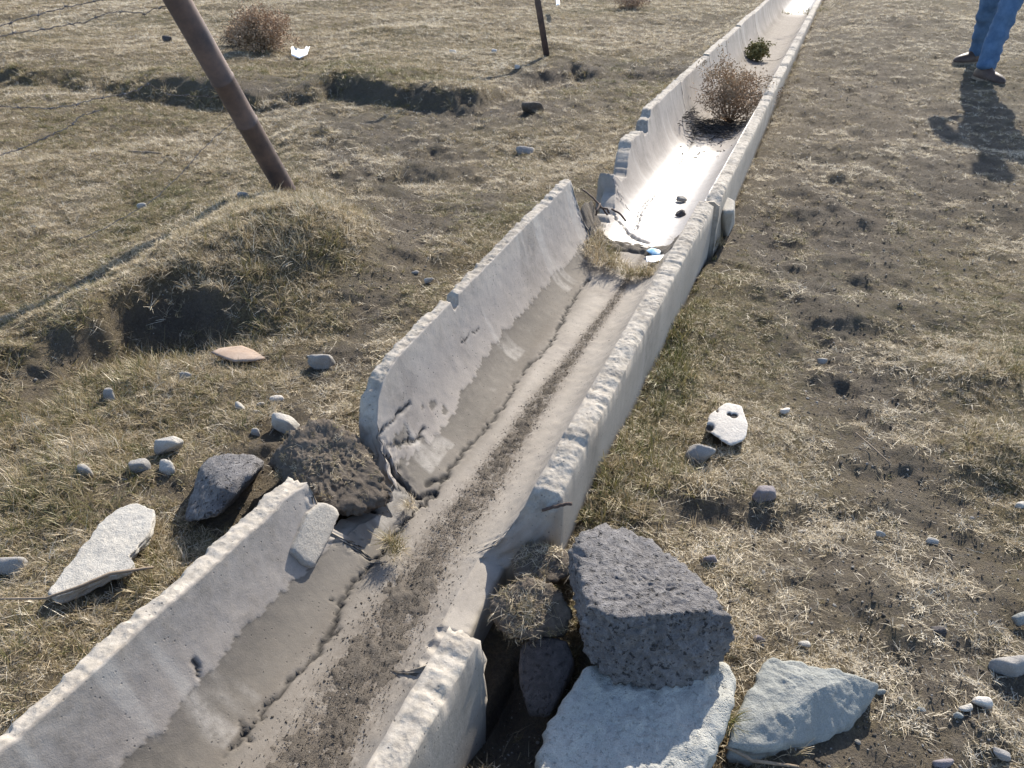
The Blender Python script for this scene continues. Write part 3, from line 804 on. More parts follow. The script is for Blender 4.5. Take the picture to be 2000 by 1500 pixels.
# the basalt boulder
bas = [P3(1120, 1060, 0.205), P3(1135, 1032, 0.20), P3(1190, 1018, 0.20), P3(1262, 1045, 0.205), P3(1330, 1100, 0.215), P3(1395, 1150, 0.225), P3(1432, 1205, 0.215),
       P3(1142, 1178, 0.24), P3(1200, 1205, 0.247), P3(1290, 1200, 0.247), P3(1370, 1190, 0.242), P3(1412, 1200, 0.23), P3(1436, 1235, 0.18),
       P3(1138, 1270, 0.14), P3(1150, 1300, 0.115), P3(1205, 1338, 0.10), P3(1300, 1347, 0.098), P3(1380, 1330, 0.10), P3(1425, 1290, 0.12),
       P3(1122, 1150, 0.12), P3(1180, 1120, 0.02), P3(1300, 1180, 0.03), P3(1400, 1235, 0.08), P3(1110, 1100, 0.15)]
stone('boulder', bas, M['basalt'], 'large dark pitted basalt boulder resting on a pale slab', 'boulder', sub=6, sharp=0.016, amp=0.045, fine=0.04, freq=3.6, seed=3, pits=0.045)
def slab(name, outline, thick, mat, label, seed, peak=None, rough=0.003, edge=0.012, flaky=0.0, cat='slab'):
    C = np.array([P3(*q) for q in outline]); k = 150
    c = np.array(P3(*peak)) if peak else C.mean(0)
    seg = np.linalg.norm(np.diff(np.vstack([C, C[:1]]), axis=0), axis=1); cum = np.concatenate([[0], np.cumsum(seg)]); tt = np.linspace(0, cum[-1], k, endpoint=False)
    CC = np.vstack([C, C[:1]]); O_ = np.stack([np.interp(tt, cum, CC[:, a]) for a in range(3)], -1)
    for _ in range(1): O_ = (np.roll(O_, 1, 0) + 2 * O_ + np.roll(O_, -1, 0)) / 4
    r0 = np.linalg.norm(O_[:, :2] - c[:2], axis=1)
    dirs = (O_[:, :2] - c[:2]) / r0[:, None]
    rj = r0 + 0.004 * fbm(tt * 40, tt * 0, 0, 3, seed) + 0.006 * noise(tt * 11, tt * 0, 0, seed + 1)
    O2 = np.column_stack([c[:2] + dirs * rj[:, None], O_[:, 2]])
    V = [c[None, :]]; m = 44
    for j in range(1, m + 1):
        f = j / m; q = c + (O2 - c) * f
        ed = np.clip((r0 * (1 - f)) / edge, 0, 1); q = q.copy(); q[:, 2] -= (1 - np.sqrt(1 - (1 - ed) ** 2 + 1e-9)) * edge * 0.7
        V.append(q)
    nb = 10
    for j in range(1, nb + 1):
        f = j / nb; q = O2.copy(); q[:, 2] = V[m][:, 2] - (thick - edge * .7) * f
        q[:, :2] += dirs * (0.005 * fbm(tt * 25, np.full(k, f * 3.0), 0, 3, seed + 4) - 0.010 * f)[:, None]
        V.append(q)
    bot = c.copy(); bot[2] = V[-1][:, 2].min(); V.append(bot[None, :])
    V = np.concatenate(V); top = np.arange(len(V)) <= m * k
    nz = rough * fbm(V[:, 0] * 26, V[:, 1] * 26, 0, 4, seed + 7, 0.6) + rough * 1.2 * fbm(V[:, 0] * 7, V[:, 1] * 7, 0, 2, seed + 8)
    if flaky:
        w = V[:, 0] * 0.75 + V[:, 1] * 0.66 + 0.03 * fbm(V[:, 0] * 12, V[:, 1] * 12, 0, 3, seed + 9); st = w * 34
        nz = nz + flaky * ((st - np.floor(st)) - 0.5) * (0.4 + 0.6 * np.clip(noise(V[:, 0] * 15, V[:, 1] * 15, 0, seed), -0.4, 1))
    V[:, 2] += nz * top
    tris = [(0, 1 + i, 1 + (i + 1) % k) for i in range(k)]; quads = []
    for j in range(m + nb - 1):
        a0 = 1 + j * k
        quads += [(a0 + i, a0 + k + i, a0 + k + (i + 1) % k, a0 + (i + 1) % k) for i in range(k)]
    a0 = 1 + (m + nb - 1) * k; tris += [(len(V) - 1, a0 + (i + 1) % k, a0 + i) for i in range(k)]
    base = c.copy(); base[2] = V[:, 2].min()
    me = new_mesh(name, V - base, quads=quads, tris=tris)
    bm_ = bmesh.new(); bm_.from_mesh(me); bmesh.ops.recalc_face_normals(bm_, faces=bm_.faces); bm_.to_mesh(me); bm_.free()
    return tag(link(name, me, mat, loc=base), label, cat)
slab('stone_slab', [(1046, 1468, 0.085), (1062, 1420, 0.092), (1110, 1350, 0.097), (1150, 1300, 0.10), (1250, 1265, 0.10), (1385, 1280, 0.102), (1428, 1290, 0.10), (1443, 1318, 0.098), (1440, 1362, 0.096), (1412, 1440, 0.09), (1385, 1500, 0.085), (1340, 1570, 0.08), (1200, 1600, 0.078), (1080, 1580, 0.078), (1050, 1520, 0.08)],
     0.10, M['slab_stone'], 'pale flat stone slab underneath the dark boulder', 8, rough=0.005, edge=0.022)
slab('stone_slab', [(1488, 1292, 0.06), (1510, 1284, 0.062), (1560, 1292, 0.066), (1620, 1304, 0.07), (1680, 1318, 0.062), (1700, 1328, 0.052), (1722, 1334, 0.042), (1700, 1372, 0.026), (1660, 1422, 0.014), (1600, 1446, 0.02), (1540, 1452, 0.032), (1470, 1462, 0.04), (1424, 1452, 0.042), (1432, 1400, 0.048), (1462, 1340, 0.056)],
     0.075, M['slate'], 'greenish grey angular stone slab lying right beside the pale slab', 12, peak=(1598, 1345, 0.078), rough=0.0025, edge=0.010, flaky=0.004)
slab('concrete_slab', [(240, 988, 0.05), (268, 979, 0.05), (302, 992, 0.05), (296, 1030, 0.052), (283, 1048, 0.052), (268, 1066, 0.054), (250, 1085, 0.055), (262, 1100, 0.056), (250, 1112, 0.056), (180, 1136, 0.056), (102, 1170, 0.056), (88, 1160, 0.054), (120, 1115, 0.052), (180, 1040, 0.05), (210, 1003, 0.05)],
     0.035, M['pale_stone'], 'flat pale concrete slab with a stick across it', 17, rough=0.0015, edge=0.005)
# dark stones and sods filling the gaps in the walls
stone('basalt_stone', [P3(358, 1020, 0.02), P3(372, 965, 0.05), P3(385, 915, 0.075), P3(410, 888, 0.09), P3(455, 882, 0.10), P3(505, 892, 0.10), P3(520, 905, 0.085), P3(470, 930, 0.125), P3(430, 955, 0.12), P3(395, 1010, 0.07), P3(500, 925, 0.11), P3(420, 1010, 0.07), P3(390, 940, -0.04), P3(510, 920, -0.04), P3(370, 1015, -0.04), P3(440, 1000, -0.04)],
      M['basalt'], 'dark rough stone behind the tip of the near channel wall', sub=5, sharp=0.03, amp=0.05, fine=0.03, seed=23)
def sod(name, pts, label, seed, sub=5, amp=0.09):
    return stone(name, pts, M['clod'], label, 'clod', sub=sub, sharp=0.07, amp=amp, fine=0.05, freq=4.0, seed=seed)
SODS = []
s_a = [P3(520, 900, 0.10), P3(545, 850, 0.15), P3(600, 812, 0.18), P3(660, 820, 0.18), P3(705, 855, 0.15), P3(740, 930, 0.10), P3(770, 985, 0.06), P3(690, 1010, 0.06), P3(620, 985, 0.10), P3(560, 960, 0.08), P3(560, 930, -0.05), P3(760, 990, -0.05), P3(640, 880, -0.05), P3(690, 1010, -0.05)]
sod('sod_clod', s_a, 'big dark sod of earth and roots filling the left wall gap', 31, sub=6); SODS.append((s_a, 260))
s_b = [P3(950, 1185, 0.11), P3(985, 1140, 0.13), P3(1040, 1122, 0.14), P3(1095, 1150, 0.13), P3(1118, 1195, 0.11), P3(1090, 1240, 0.09), P3(1010, 1250, 0.08), P3(960, 1220, 0.08), P3(980, 1230, 0.03), P3(1100, 1240, 0.03), P3(1060, 1160, 0.02), P3(980, 1180, 0.03)]
sod('sod_clod', s_b, 'rootbound sod clod between the near channel wall and the boulder', 32, sub=6); SODS.append((s_b, 240))
s_c = [P3(1000, 1090, 0.05), P3(1030, 1060, 0.08), P3(1075, 1070, 0.1), P3(1120, 1080, 0.11), P3(1130, 1120, 0.1), P3(1080, 1140, 0.08), P3(1005, 1130, 0.05), P3(1010, 1130, -0.05), P3(1130, 1130, -0.05), P3(1060, 1080, -0.05)]
sod('sod_clod', s_c, 'small brown sod clod at the broken end of the right channel wall', 33, sub=5); SODS.append((s_c, 150))
stone('basalt_stone', [P3(1015, 1262, 0.05), P3(1045, 1240, 0.07), P3(1105, 1245, 0.08), P3(1125, 1290, 0.06), P3(1075, 1400, 0.02), P3(1030, 1400, 0.0), P3(1012, 1330, 0.02), P3(1030, 1290, -0.1), P3(1120, 1320, -0.1), P3(1060, 1400, -0.1)],
      M['basalt_dark'], 'dark upright stone in shade beneath the rootbound sod', sub=5, sharp=0.05, amp=0.03, fine=0.012, seed=37)
# broken pieces of the channel
def broken(name, pts, label, seed, sub=5):
    o = stone(name, pts, M['concrete_piece'], label, 'concrete chunk', sub=sub, sharp=0.012, amp=0.014, fine=0.008, freq=4, seed=seed); return o
M['concrete_piece'] = mat_rock('broken_concrete', (0.36, 0.33, 0.29), (0.43, 0.4, 0.355), (0.27, 0.245, 0.215), 10, 0.7, spots=0.4)
frag = [(562, 1078), (578, 1040), (594, 1003), (620, 982), (645, 988), (657, 1003), (642, 1042), (606, 1112), (588, 1104)]
fin, fout = [], []
for px, py in frag:
    s_, x_ = FA.hit(px, py); z_ = DEP * (abs(x_) / HW) ** PW; m_ = DEP * PW / HW * (abs(x_) / HW) ** (PW - 1); q_ = math.hypot(m_, 1)
    for lst, off in ((fin, 0.014), (fout, -0.04)):
        lst.append(FA.world(np.array(s_), np.array(x_ + off * m_ / q_), np.array(z_ + off / q_)).tolist())
broken('concrete_chunk', fin + fout, 'broken concrete wall fragment leaning on the tip of the near left wall', 41)
broken('concrete_block', [P3(1408, 392, 0.15), P3(1418, 383, 0.155), P3(1436, 392, 0.155), P3(1434, 412, 0.15), P3(1412, 416, 0.15), P3(1395, 455, -0.05), P3(1420, 470, -0.05), P3(1435, 440, -0.05), P3(1410, 430, -0.05), P3(1400, 410, 0.1)],
       'small upright concrete block against the outside of the channel joint', 43)
def joint_soil():
    X = np.linspace(-0.235, 0.235, 60); S = np.linspace(3.1, 3.34, 44); SS, XX = np.meshgrid(S, X, indexing='ij')
    zf = DEP * (np.abs(XX) / HW) ** PW
    h = 0.022 * np.exp(-((SS - 3.215 - 0.02 * noise(XX * 12, 0 * XX, 0, 5)) / 0.05) ** 4) * (1 + 0.35 * fbm(SS * 16, XX * 16, 0, 3, 8)) - 0.008
    b = FA.world(np.array(3.2), np.array(0.0), np.array(0.0))
    V = (FA.world(SS, XX, zf + h + 0.004 * fbm(SS * 50, XX * 50, 0, 2, 3)) - b).reshape(-1, 3)
    nr, nc = SS.shape; i = np.arange(nr - 1)[:, None] * nc + np.arange(nc - 1)[None, :]
    q = np.stack([i, i + 1, i + nc + 1, i + nc], -1).reshape(-1, 4)[:, ::-1]
    tag(link('dirt', new_mesh('dirt', V, quads=q), M['dirt'], loc=b), 'grey soil filling the joint where the grass tufts grow', 'dirt', kind='stuff')
joint_soil()
# loose stones
LS = [(330, 878, 66, 52, 'pale_stone', 'largest pale rounded stone left of the big sod', 1, .75), (277, 922, 50, 48, 'grey_stone', 'greenish grey stone touching two paler stones in the grass', 2, .85), (326, 918, 58, 42, 'pale_stone', 'flat topped pale stone below the largest rounded one', 3, .6),
      (171, 938, 46, 40, 'grey_stone', 'lone grey stone above the concrete slab with a stick', 4, .7), (216, 776, 42, 30, 'grey_stone', 'small grey stone alone in the grass below the hollow', 5, .7), (365, 743, 30, 20, 'grey_stone', 'small dull stone half sunk in grass near the terracotta shard', 6, .6),
      (464, 794, 36, 26, 'pale_stone', 'small round pale stone beside a white chip', 7, .7), (540, 777, 36, 16, 'white_stone', 'flat white stone chip near the small round stone', 8, .4), (508, 788, 22, 14, 'grey_stone', 'tiny greenish pebble next to the white chip', 9, .6),
      (499, 845, 26, 26, 'grey_stone', 'small blocky stone near the top of the big sod', 10, .8), (500, 802, 20, 14, 'pale_stone', 'tiny pale pebble below the greenish pebble', 30, .6), (558, 832, 76, 52, 'pale_stone', 'pale stone partly hidden behind the big sod', 11, .65), (628, 712, 62, 50, 'grey_stone', 'tilted grey stone on bare soil left of the channel', 12, .7),
      (22, 1112, 78, 46, 'grey_stone', 'grey stone cut by the left edge of the picture', 13, .6), (279, 406, 24, 13, 'pale_stone', 'small pale stone in grass left of the leaning post', 14, .6), (345, 650, 18, 12, 'slate', 'small bluish pebble in the dark hollow', 15, .6),
      (1024, 290, 42, 26, 'grey_stone', 'grey stone in straw grass left of the far channel', 16, .6), (1040, 226, 56, 36, 'clod', 'dark earthy lump with a stone on worn ground', 17, .6), (330, 92, 22, 16, 'basalt_dark', 'dark stone left of the leaning post far off', 18, .7), (480, 410, 26, 16, 'grey_stone', 'small stone in the shadow of the leaning post', 19, .6),
      (1372, 895, 82, 56, 'grey_stone', 'weathered grey stone just below the white holed stone', 21, .6), (1492, 968, 58, 52, 'purple_stone', 'rounded purple grey stone below the weathered stone', 22, .75), (1382, 1106, 40, 30, 'purple_stone', 'small purple stone in grass behind the boulder', 23, .7),
      (1536, 791, 28, 16, 'white_stone', 'small white chip right of the white holed stone', 24, .45), (1723, 1033, 24, 18, 'pale_stone', 'small pale pebble on bare soil above the dark pebble', 25, .7), (1826, 1044, 30, 22, 'pale_stone', 'angular pale pebble on bare soil', 26, .6), (1832, 1232, 42, 36, 'basalt_dark', 'dark pebble on the bare track', 27, .6),
      (1972, 1300, 84, 64, 'grey_stone', 'large grey stone at the right edge of the picture', 28, .65), (1996, 1206, 40, 42, 'slate', 'blue grey stone cut off by the right edge', 29, .7), (1913, 1377, 48, 30, 'white_stone', 'oval white stone on the track near the right edge', 31, .6), (1884, 1388, 38, 30, 'pale_stone', 'dull pale stone touching the oval white one', 32, .5),
      (1570, 1262, 32, 18, 'pale_stone', 'thin pale flake above the greenish slab', 33, .4), (1843, 1488, 50, 26, 'purple_stone', 'brown grey pebble at the bottom edge', 34, .6), (1870, 1400, 26, 18, 'slate', 'small bluish pebble below the dull pale stone', 35, .6), (1955, 1470, 44, 24, 'grey_stone', 'flat grey pebble in the lower right corner', 36, .5),
      (1480, 1258, 30, 18, 'purple_stone', 'small dark pebble between boulder and greenish slab', 37, .6), (1800, 1385, 22, 16, 'slate', 'tiny grey pebble right of the greenish slab', 38, .6), (1720, 1350, 26, 20, 'slate', 'small pebble at the tip of the greenish slab', 39, .6), (1575, 1020, 26, 14, 'grey_stone', 'small flat pebble on soil near reddish grass', 40, .5),
      (1750, 985, 22, 12, 'pale_stone', 'tiny pale flake on the bare track', 41, .4), (1610, 690, 26, 12, 'grey_stone', 'small grey flake on bare soil midway up the track', 42, .5), (1742, 878, 14, 10, 'white_stone', 'tiny white pebble on bare soil', 43, .6), (1995, 990, 40, 20, 'pale_stone', 'pale flat stone cut by the right edge higher up', 44, .5),
      (840, 560, 26, 16, 'white_stone', 'white flake on soil left of the channel wall', 45, .5), (812, 548, 18, 14, 'grey_stone', 'small grey pebble left of the white flake', 46, .6), (885, 118, 18, 10, 'white_stone', 'small white stone on top of the far bank', 47, .6), (1010, 143, 14, 12, 'white_stone', 'white pebble on the dark face of the far bank', 48, .7), (965, 110, 14, 9, 'white_stone', 'white pebble near the foot of the thin far post', 49, .6)]
for px, py, w, h, mt, lb, sd_, fl_ in LS:
    rand_stone('stone' if w > 32 else 'pebble', px, py, w, h, M[mt], lb, sd_ + 100, fl_, 'stone' if w > 32 else 'pebble', sub=4 if w > 40 else 3, sharp=0.07, amp=0.045, fine=0.014)
wh = [P3(1378, 838, 0.035), P3(1382, 812, 0.045), P3(1420, 784, 0.05), P3(1450, 792, 0.05), P3(1462, 830, 0.045), P3(1455, 860, 0.035), P3(1425, 872, 0.03), P3(1398, 848, 0.03), P3(1390, 825, -0.02), P3(1455, 840, -0.02), P3(1430, 870, -0.02), P3(1420, 800, -0.02)]
ws = stone('white_stone', wh, M['white_stone'], 'bright white stone with dark holes on the grass right of the channel', sub=6, sharp=0.04, amp=0.03, fine=0.012, seed=55)
def dent(o, spots_):
    me = o.data; n = len(me.vertices); co = np.empty(n * 3, np.float32); me.vertices.foreach_get('co', co); co = co.reshape(-1, 3)
    W = co + np.array(o.location); px, py = to_px(W[:, 0], W[:, 1], W[:, 2]); pit = np.zeros(n)
    for cx, cy, rx, ry, d in spots_:
        g = np.exp(-((((px - cx) / rx) ** 2 + ((py - cy) / ry) ** 2) ** 2)) * (W[:, 2] > W[:, 2].mean() - 0.02)
        co[:, 2] -= d * g; pit = np.maximum(pit, sstep(0.25, 0.6, g))
    me.vertices.foreach_set('co', co.ravel()); a = me.attributes.new('pit', 'FLOAT', 'POINT'); a.data.foreach_set('value', pit.astype(np.float32)); me.update()
dent(ws, [(1434, 811, 8, 5, 0.007), (1424, 808, 5, 3.5, 0.006), (1386, 834, 9, 8, 0.012), (1401, 802, 3, 3, 0.005)])
# stones lying in the far channel
def in_channel(name, px, py, w, h, mt, label, seed, flat=0.6):
    s_, x_ = FC.hit(px, py); p = FC.world(np.array(s_), np.array(x_), np.array(DEP * (abs(x_) / HW) ** PW))
    dep = p[1] * math.cos(PITCH) + (CAM_H - p[2]) * math.sin(PITCH); ww = w / FPX * dep
    r_ = np.random.default_rng(seed); D = r_.normal(size=(12, 3)); D /= np.linalg.norm(D, axis=1)[:, None]
    pts = D * np.array([ww * .55, ww * .5, ww * flat * .55]) + p + np.array([0, 0, ww * flat * 0.28])
    return stone(name, pts.tolist(), M[mt], label, 'stone', sub=3, seed=seed, sharp=0.08, amp=0.06, fine=0.02)
in_channel('stone', 1330, 393, 24, 18, 'grey_stone', 'brown grey stone on the shining channel floor', 61)
in_channel('stone', 1328, 421, 26, 14, 'basalt_dark', 'black lump on the shining channel floor below the brown stone', 62)

# thin shard, litter
def sheet(name, pix, z, mat, label, cat, seed, curl=0.01, thick=0.003, group=None):
    C = np.array([at(px, py, z) for px, py in pix]); c = C.mean(0); k = len(pix)
    V = []; rings = 6
    r_ = np.random.default_rng(seed)
    for top in (1, 0):
        V.append(c + np.array([0, 0, thick * top + curl * 0.6]))
        for j in range(1, rings + 1):
            for p in C:
                q = c + (p - c) * j / rings
                zz_ = curl * (1 - (j / rings) ** 2) * 0.6 + curl * 0.7 * float(noise(q[0] * 24, q[1] * 24, 0, seed))
                V.append(np.array([q[0], q[1], z + zz_ + thick * top]))
    n1 = 1 + rings * k; tris, quads = [], []
    for b, fl_ in ((0, 0), (n1, 1)):
        for i in range(k):
            t_ = (b, b + 1 + i, b + 1 + (i + 1) % k); tris.append(t_[::-1] if fl_ else t_)
            for j in range(rings - 1):
                a0 = b + 1 + j * k
                qd = (a0 + i, a0 + k + i, a0 + k + (i + 1) % k, a0 + (i + 1) % k); quads.append(qd[::-1] if fl_ else qd)
    e0 = 1 + (rings - 1) * k
    for i in range(k):
        quads.append((e0 + i, n1 + e0 + i, n1 + e0 + (i + 1) % k, e0 + (i + 1) % k))
    V = np.array(V); base = c.copy(); base[2] = V[:, 2].min()
    o = link(name, new_mesh(name, V - base, quads=quads, tris=tris), mat, loc=base)
    return tag(o, label, cat, group)
gz = float(land(*G(465, 697)[:2], False))
sheet('terracotta_shard', [(413, 690), (430, 683), (455, 678), (472, 676), (495, 684), (518, 700), (495, 706), (460, 710), (440, 703)], gz + 0.022, M['terracotta'], 'flat terracotta coloured shard lying below the hollow', 'shard', 3, 0.007, 0.006)
gz = float(land(*G(585, 104)[:2], False))
sheet('plastic_litter', [(568, 97), (580, 103), (592, 100), (606, 96), (600, 108), (585, 113), (570, 112)], gz + 0.05, M['plastic'], 'crumpled white plastic scrap beside the brown bush', 'litter', 4, 0.05, 0.002)
sheet('plastic_litter', [(1084, -12), (1092, -10), (1093, 14), (1086, 15)], -0.16, M['plastic'], 'white scrap on the grass behind the thin far post', 'litter', 5, 0.06, 0.002)
def chan_sheet(name, pix, mat, label, cat, seed):
    s_, x_ = FC.hit(*np.mean(pix, 0)); zc = FC.world(np.array(s_), np.array(x_), np.array(0.0))[2]
    return sheet(name, pix, zc + 0.012, mat, label, cat, seed, 0.012, 0.002)
chan_sheet('plastic_litter', [(1262, 489), (1272, 484), (1285, 488), (1300, 491), (1294, 497), (1275, 498)], M['blue_plastic'], 'scrap of blue plastic at the channel joint', 'litter', 6)
chan_sheet('plastic_litter', [(1262, 501), (1280, 499), (1302, 498), (1298, 507), (1275, 515), (1262, 510)], M['plastic'], 'white plastic sheet scrap below the blue one', 'litter', 7)

# ------------------------------------------------------------------ fence: leaning pipe, far post, barbed wire
lean = Vector((-0.175, -0.47, 1.0))
_dz = 0.1
for _ in range(12):
    P_POST = G(558, 372, _dz); _dz = float(land(P_POST[0], P_POST[1], False)) - float(drop(P_POST[0], P_POST[1]))
PB = Vector((P_POST[0], P_POST[1], float(land(P_POST[0], P_POST[1], False))))
post = empty('fence_post', PB)
def pipe_axis(h): return lean * h
ring_pts = []
hs = [-0.25, 0.0, 0.4, 0.405, 0.412, 0.418, 0.62, 0.625, 0.632, 0.638, 1.0, 1.4, 1.75]
rr = [0.052, 0.052, 0.052, 0.055, 0.055, 0.052, 0.052, 0.055, 0.055, 0.052, 0.052, 0.052, 0.052]
v, q, t_ = tube([pipe_axis(h) for h in hs], rr, 28)
link('pipe', new_mesh('pipe', v, quads=q, tris=t_), M['steel'], post)
v, q, t_ = tube([pipe_axis(1.75), pipe_axis(1.76), pipe_axis(1.775)], [0.056, 0.056, 0.04], 24)
link('end_cap', new_mesh('end_cap', v, quads=q, tris=t_), M['steel'], post)
tag(post, 'thick rusty steel pipe post leaning over the grass mound', 'post', 'fence posts')
P2 = Vector((P_POST2[0], P_POST2[1], float(land(P_POST2[0], P_POST2[1], False))))
post2 = empty('fence_post', P2)
l2 = Vector((-0.20, -0.05, 1))
def flange(off, w, d):
    V, Q = [], []
    for h in (-0.2, 1.5):
        c = l2 * h + off
        V += [tuple(c + Vector(a)) for a in ((-w, -d, 0), (w, -d, 0), (w, d, 0), (-w, d, 0))]
    Q = [(0, 1, 5, 4), (1, 2, 6, 5), (2, 3, 7, 6), (3, 0, 4, 7), (4, 5, 6, 7), (3, 2, 1, 0)]
    return V, Q, []
for off, w, d in ((Vector((0, 0, 0)), 0.026, 0.004), (Vector((0.024, 0.027, 0)), 0.004, 0.025)):
    v, q, t_ = flange(off, w, d); link('flange', new_mesh('flange', v, quads=q, smooth=False), M['steel'], post2)
tag(post2, 'thin dark angle iron post on the far bank', 'post', 'fence posts')
def fence_pt(px, py):                                # sight line -> the upright plane of the fence line
    r = ray(px, py); o = np.array([PB[0], PB[1]])
    k = (N2 @ o) / (N2 @ r[:2])
    return Vector((np.array([0, 0, CAM_H]) + r * k).tolist())
def on_pipe(h=None, py=None):
    if py is not None:
        hh = np.linspace(0, 1.7, 500); W = np.array(PB)[None, :] + hh[:, None] * np.array(lean)[None, :]
        h = float(hh[np.argmin(np.abs(to_px(W[:, 0], W[:, 1], W[:, 2])[1] - py))])
    return PB + lean * h + Vector((-0.052, -0.01, 0))
def wire(name, pts, label, r=0.0010, barbs=True, seed=0):
    r_ = random.Random(seed); P = []
    for i in range(len(pts) - 1):
        for k in range(8):
            f = k / 8; P.append(pts[i].lerp(pts[i + 1], f) + Vector((r_.uniform(-1, 1), r_.uniform(-1, 1), r_.uniform(-1, 1))) * 0.0025)
    P.append(pts[-1])
    parts = [tube([p + Vector((0, 0, 0.0018 * math.sin(i * 1.6))) for i, p in enumerate(P)], r, 5), tube([p - Vector((0.001 * math.cos(i * 1.6), 0, 0.0018 * math.sin(i * 1.6))) for i, p in enumerate(P)], r, 5)]
    base = Vector(P[0])
    def rel(part): return ([tuple(Vector(a) - base) for a in part[0]], part[1], part[2])
    v, q, t_ = merge([rel(x) for x in parts])
    o = link(name, new_mesh(name, v, quads=q, tris=t_), M['wire'], loc=base)
    if barbs:
        L = 0.0; nxt = 0.07
        for i in range(len(P) - 1):
            L += (P[i + 1] - P[i]).length
            if L > nxt:
                nxt += 0.12; bp = []
                for k in range(3):
                    d = Vector((r_.uniform(-1, 1), r_.uniform(-1, 1), r_.uniform(-1, 1))).normalized() * 0.017
                    bp.append(rel(tube([P[i] - d, P[i], P[i] + d], [0.0004, 0.0011, 0.0004], 5)))
                d = (P[i + 1] - P[i]).normalized()
                bp.append(rel(tube([P[i] - d * 0.006, P[i] + d * 0.006], 0.003, 6)))
                v, q, t_ = merge(bp); link('barb', new_mesh('barb', v, quads=q, tris=t_), M['wire'], o)
    return tag(o, label, 'wire', 'strands of the sagging wire fence')
def off_frame(p, q): return p + (p - q) * 1.2
w1 = [fence_pt(0, 50), fence_pt(55, 33), fence_pt(130, 14), fence_pt(200, 0), on_pipe(1.06)]
wire('barbed_wire', [off_frame(w1[0], w1[1])] + w1, 'uppermost barbed wire strand left of the leaning post', seed=1)
w2 = [fence_pt(-10, 72), fence_pt(40, 64), fence_pt(90, 57), fence_pt(135, 47), fence_pt(165, 44), fence_pt(210, 25), fence_pt(250, 22), fence_pt(285, 27), fence_pt(300, 17), on_pipe(py=12)]
wire('barbed_wire', [off_frame(w2[0], w2[1])] + w2, 'kinked barbed wire strand tied to the leaning post near the top edge', seed=2)
w3 = [fence_pt(0, 208), fence_pt(50, 211), fence_pt(105, 211), fence_pt(150, 204), fence_pt(180, 194), fence_pt(220, 188), fence_pt(265, 178), fence_pt(290, 163), fence_pt(330, 186), fence_pt(400, 188), on_pipe(py=188)]
wire('barbed_wire', [off_frame(w3[0], w3[1])] + w3, 'slack barbed wire strand crossing the grass at mid height of the post', seed=3)
w4 = [fence_pt(0, 303), fence_pt(40, 290), fence_pt(90, 268), fence_pt(135, 247), fence_pt(160, 225), fence_pt(200, 215)]
wire('barbed_wire', [off_frame(w4[0], w4[1])] + w4, 'loose barbed wire end dangling over the grass at the left edge', seed=4)
w5 = [fence_pt(150, 470), fence_pt(200, 447), fence_pt(265, 412), fence_pt(310, 382), fence_pt(355, 338), fence_pt(390, 297), fence_pt(420, 268), on_pipe(py=236)]
wire('fence_wire', w5, 'thin plain wire running from the leaning post down to the grass', r=0.0009, barbs=False, seed=5)
for h1, h2, sd_, lb in ((1.12, 1.15, 6, 'upper barbed wire strand between the two fence posts'), (1.4, 1.4, 7, 'top barbed wire strand between the two fence posts')):
    a = PB + lean * h1 + Vector((0.03, 0.05, 0)); b = P2 + l2 * h2
    wire('barbed_wire', [a, a.lerp(b, .25) - Vector((0, 0, .04)), a.lerp(b, .5) - Vector((0, 0, .06)), a.lerp(b, .75) - Vector((0, 0, .04)), b], lb, seed=sd_)

# sticks and iron bars
def stick(name, pts, radii, mat, label, cat):
    base = Vector(pts[0]); pts = [Vector(p) for p in pts]
    P, R = [], []
    r_ = random.Random(len(label))
    for i in range(len(pts) - 1):
        for k in range(5):
            f = k / 5; P.append(pts[i].lerp(pts[i + 1], f) - base + Vector((r_.uniform(-1, 1), r_.uniform(-1, 1), r_.uniform(-1, 1))) * radii[0] * 0.25); R.append(radii[i] * (1 - f) + radii[i + 1] * f)
    P.append(pts[-1] - base); R.append(radii[-1])
    v, q, t_ = tube(P, R, 8)
    return tag(link(name, new_mesh(name, v, quads=q, tris=t_), mat, loc=base), label, cat)
stick('stick', [P3(-10, 1170, 0.045), P3(90, 1168, 0.065), P3(150, 1148, 0.072), P3(215, 1120, 0.075), P3(300, 1108, 0.06)], [0.002, 0.003, 0.004, 0.0045, 0.003], M['twig'], 'bent brown stick lying across the pale concrete slab', 'stick')
stick('stick', [list(G(250, 296, 0.01)), list(G(285, 297, 0.015)), list(G(317, 300, 0.01))], [0.006, 0.007, 0.004], M['twig'], 'short dark stick on the dry grass left of the post', 'stick')
stick('twig', [list(G(1738, 905, 0.01)), list(G(1700, 870, 0.012)), list(G(1672, 845, 0.008))], [0.002, 0.0025, 0.0015], M['twig'], 'thin dead twig on the bare track', 'twig')
stick('twig', [P3(1418, 1458, 0.03), P3(1470, 1485, 0.02), P3(1560, 1498, 0.0)], [0.003, 0.0035, 0.003], M['twig'], 'curved twig along the front of the greenish slab', 'twig')
stick('twig', [list(G(1632, 792, 0.03)), list(G(1578, 775, 0.02)), list(G(1570, 762, 0.015))], [0.0012, 0.0018, 0.001], M['twig'], 'pale dry stem right of the white holed stone', 'twig')
stick('rebar', [P3(1060, 996, 0.165), P3(1080, 991, 0.18), P3(1104, 985, 0.19), P3(1117, 984, 0.195)], [0.004, 0.004, 0.004, 0.004], M['rebar'], 'rusty bar sticking out of the broken right wall end', 'rebar')
stick('rebar', [P3(556, 1080, 0.09), P3(567, 1105, 0.07), P3(580, 1138, 0.03)], [0.004, 0.004, 0.004], M['rebar'], 'rusty bar bared between the near wall and the chunk', 'rebar')
